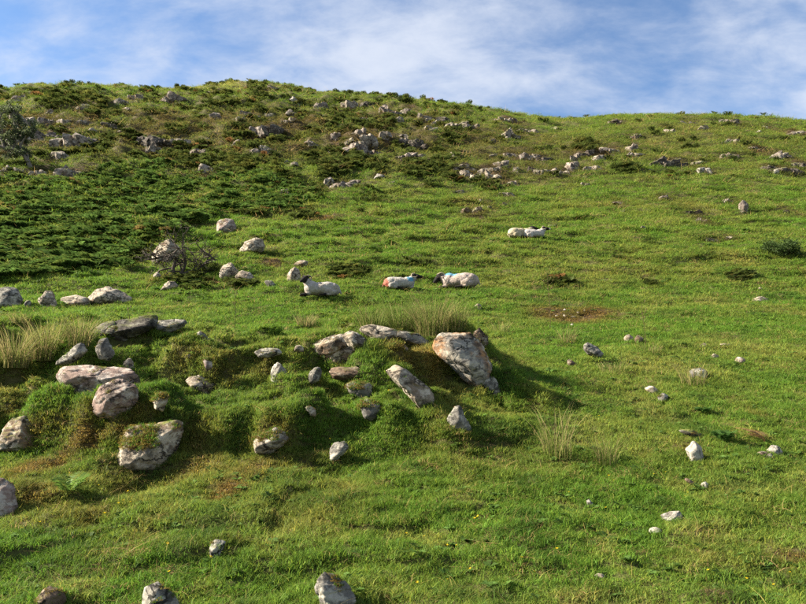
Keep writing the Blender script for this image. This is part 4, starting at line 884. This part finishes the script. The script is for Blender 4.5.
tree(31, 168, 'pale grey-leaved tree leaning at the upper left edge', [
     ([(31, 168, 0), (27, 160, 0), (20, 151, .1), (12, 147, .1), (2, 146, 0), (-8, 142, 0)], .16), ([(20, 151, .1), (18, 143, 0), (22, 136, 0), (28, 130, .1)], .09),
     ([(12, 147, .1), (9, 136, .2), (10, 124, .2), (8, 114, .1)], .09), ([(2, 146, 0), (-4, 132, 0), (-6, 118, -.1), (-4, 108, 0)], .09)],
     np.array((0, 0, .3)), 7500, .075, (.095, .12, .055), (.15, .13, .105), 12, 'leaning_tree')
def bush(u, v, w, h, label, col, n, sd):
    rg = np.random.default_rng(sd); x, y, z = hit(u, v); k = y/F; e = prop(empty('bush', (x, y, z)), label, 'bush'); W2, H2 = w*k*.5, h*k
    cs = []
    for q in range(26):
        a = rg.uniform(-1, 1); cs.append((a*W2*.85, rg.uniform(-.4, .4), H2*rg.uniform(.15, .8)*(1 - .55*a*a)))
    V, Fq, C = [], [], []
    for c in cs[:14]: tube(V, Fq, C, [(c[0]*.3, 0, -.05), (c[0]*.7, c[1]*.6, c[2]*.6), c], .018, .006, np.array((.10, .075, .05)), 5)
    me = mesh_np('stems', V, np.array(Fq)); setcol(me, 'tint', np.array(C)); link('stems', me, M_BARK, e)
    V, Fq, C = leaves(n, cs, .12, .045, rg, .7); me = mesh_np('foliage', V, np.array(Fq), False); setcol(me, 'bv', np.array(C)); setcol(me, 'tint', np.tile(np.array(col), (len(V), 1))); link('foliage', me, M_LEAF, e)
bush(780, 256, 48, 19, 'low spreading dark green bush near the right edge', (.050, .082, .022), 3600, 5)

# ------------------------------------------------------------------ sheep
def ellip(b, c, r, rot=(0, 0, 0)):
    mt = Matrix.Translation(c) @ Euler(rot).to_matrix().to_4x4() @ Matrix.Diagonal((*r, 1))
    bmesh.ops.create_icosphere(b, subdivisions=3, radius=1, matrix=mt)
def caps(b, p, q, r0, r1, n=7):
    for k in range(n):
        t = k/(n-1); c = Vector(p).lerp(Vector(q), t); r = r0 + (r1-r0)*t; ellip(b, c, (r, r, r))
def sheep(u, v, label, rz, scale=.9, head_yaw=0.0, head_pitch=-.35, neck=(.50, 0, .60), fleece=(.66, .60, .50), paints=(), face=(.018, .015, .014), muzzle=None, horns=True, lift=0):
    x, y, z = hit(u, v)
    b = bmesh.new(); nk = Vector(neck)
    ellip(b, (-.05, 0, .27), (.47, .27, .25)); ellip(b, (-.32, 0, .27), (.25, .26, .25)); ellip(b, (.27, 0, .30), (.22, .23, .25)); ellip(b, (-.20, .05, .36), (.26, .20, .18)); ellip(b, (.36, 0, .27), (.15, .17, .22))
    caps(b, (.32, 0, .36), tuple(nk), .17, .12)
    hd = Vector((math.cos(head_yaw)*math.cos(head_pitch), math.sin(head_yaw)*math.cos(head_pitch), math.sin(head_pitch)))
    h0 = nk + Vector((0, 0, .05)); h1 = h0 + hd*.26
    caps(b, h0, h0 + hd*.13, .102, .088); caps(b, h0 + hd*.12, h1, .080, .056)
    for s in (-1, 1):
        caps(b, (.36, .11*s, .10), (.60, .12*s, .05), .055, .038); caps(b, (.60, .12*s, .05), (.46, .14*s, .035), .038, .03)
        ellip(b, (-.24, .20*s, .17), (.20, .10, .15)); caps(b, (-.22, .27*s, .06), (.06, .27*s, .045), .045, .032)
    caps(b, (-.52, 0, .30), (-.60, 0, .14), .05, .03, 4)
    me = bpy.data.meshes.new('body'); b.to_mesh(me); b.free()
    o = bpy.data.objects.new('tmp', me); COL.objects.link(o); rm = o.modifiers.new('r', 'REMESH'); rm.mode = 'VOXEL'; rm.voxel_size = .018
    sm = o.modifiers.new('s', 'SMOOTH'); sm.iterations = 4; sm.factor = .5
    dg = bpy.context.evaluated_depsgraph_get(); me2 = bpy.data.meshes.new_from_object(o.evaluated_get(dg)); bpy.data.objects.remove(o)
    n = len(me2.vertices); P = np.empty(n*3, np.float32); me2.vertices.foreach_get('co', P); P = P.reshape(-1, 3).astype(float)
    Nn = np.empty(n*3, np.float32); me2.vertices.foreach_get('normal', Nn); Nn = Nn.reshape(-1, 3)
    def seg(p, q):
        p, q = np.array(p), np.array(q); d = q-p; t = np.clip(((P-p) @ d)/(d @ d), 0, 1); return np.linalg.norm(P - p - t[:, None]*d, axis=1)
    dh = seg(np.array(h0) - np.array(hd)*.02, np.array(h1)); isface = 1 - sst(.105, .13, dh)
    legs = np.zeros(n)
    for s in (-1, 1):
        for p, q in (((.48, .12*s, .07), (.60, .12*s, .05)), ((.60, .12*s, .05), (.46, .14*s, .035)), ((-.1, .27*s, .055), (.06, .27*s, .045))): legs = np.maximum(legs, 1 - sst(.05, .07, seg(p, q)))
    wool = 1 - np.maximum(isface, legs); lump = noise3(P*7, 3)*.014 + noise3(P*18, 4)*.007 + noise3(P*48, 5)*.004
    P2 = P + Nn*(wool*lump)[:, None]; me2.vertices.foreach_set('co', P2.astype(np.float32).ravel())
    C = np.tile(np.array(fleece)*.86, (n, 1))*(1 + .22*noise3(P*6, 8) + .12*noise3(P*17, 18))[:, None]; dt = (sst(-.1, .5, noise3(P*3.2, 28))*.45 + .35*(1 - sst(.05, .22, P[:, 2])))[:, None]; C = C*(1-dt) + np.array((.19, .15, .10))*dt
    for pc, pr, c in paints:
        d = np.linalg.norm((P - np.array(pc))/np.array(pr), axis=1) + .25*noise3(P*8, 9); w = (1 - sst(.75, 1.1, d))[:, None]*.85; C = C*(1-w) + np.array(c)*w
    k = np.maximum(isface, legs)[:, None]; C = C*(1-k) + np.array(face)*k
    if muzzle is not None:
        w = (1 - sst(.05, .075, np.linalg.norm(P - np.array(h1), axis=1)))[:, None]; C = C*(1-w) + np.array(muzzle)*w
    setcol(me2, 'tint', C); me2.polygons.foreach_set('use_smooth', np.ones(len(me2.polygons), bool))
    e = prop(empty('sheep', (x, y, z + lift), rz, scale), label, 'sheep', 'sheep resting on the hillside'); e.scale = (scale*1.03, scale, scale*.88)
    link('body', me2, M_WOOL, e)
    side = Vector((-math.sin(head_yaw), math.cos(head_yaw), 0)); upv = hd.cross(side) * -1
    if upv.z < 0: upv = -upv
    for s in (-1, 1):
        V, Fq, C = [], [], []; base = h0 + side*s*.085 + upv*.02
        pts = [base, base + side*s*.06 + upv*.01 - hd*.02, base + side*s*.12 - upv*.02 - hd*.03]
        tube(V, Fq, C, pts, .026, .008, np.array(face), 6); em = mesh_np('ear', V, np.array(Fq)); setcol(em, 'tint', np.array(C)); link('ear', em, M_BARK, e)
        if horns:
            V, Fq, C = [], [], []; base = h0 + side*s*.045 + upv*.085; pts = []
            for q in range(11):
                a = q/10*4.6; r = .10
                pts.append(base + side*s*(.03 + .012*q) + (-hd*math.sin(a) + upv*(math.cos(a) - 1)*.95 + upv*.25*math.sin(a/2))*r)
            tube(V, Fq, C, pts, .030, .009, np.array((.30, .25, .17)), 7); hm = mesh_np('horn', V, np.array(Fq)); setcol(hm, 'tint', np.array(C)); link('horn', hm, M_BARK, e)
        V, Fq, C = [], [], []; p = h0 + hd*.11 + side*s*.078 + upv*.035; tube(V, Fq, C, [p, p + side*s*.012], .014, .006, np.array((.10, .07, .02)), 6)
        ym = mesh_np('eye', V, np.array(Fq)); setcol(ym, 'tint', np.array(C)); link('eye', ym, M_BARK, e)
    return e
PI = math.pi
BLUE, RED, PINKF = (.06, .24, .36), (.36, .08, .045), (.40, .325, .285)
sheep(321, 297, 'horned black-faced sheep lying with head raised, left of the rushes', PI*1.06, .86, head_yaw=.9, head_pitch=-.55, neck=(.46, 0, .60), fleece=(.40, .365, .325))
sheep(400, 290, 'black-headed sheep looking right with blue neck mark and red rump', PI*.06, .80, head_yaw=-.15, head_pitch=-.12, neck=(.50, 0, .54), paints=[((.33, -.1, .42), (.14, .2, .14), BLUE), ((-.5, 0, .25), (.14, .3, .25), RED)], fleece=(.40, .37, .33))
sheep(459, 289, 'stout pinkish sheep with a blue shoulder patch and horned head lowered', PI*.93, 1.0, head_yaw=.5, head_pitch=-.9, neck=(.54, .04, .40), fleece=PINKF, paints=[((.22, 0, .54), (.24, .3, .14), BLUE)])
sheep(521, 239, 'cream sheep lying behind its white companion on the upper pasture', PI*.10, .98, head_yaw=-.2, head_pitch=-.2, neck=(.52, 0, .54), fleece=(.43, .37, .25), horns=False)
sheep(534, 239, 'white sheep with white-tipped black face beside the cream sheep', PI*.04, .86, head_yaw=-.3, head_pitch=-.15, neck=(.50, 0, .56), fleece=(.44, .41, .38), muzzle=(.5, .45, .4), horns=True)
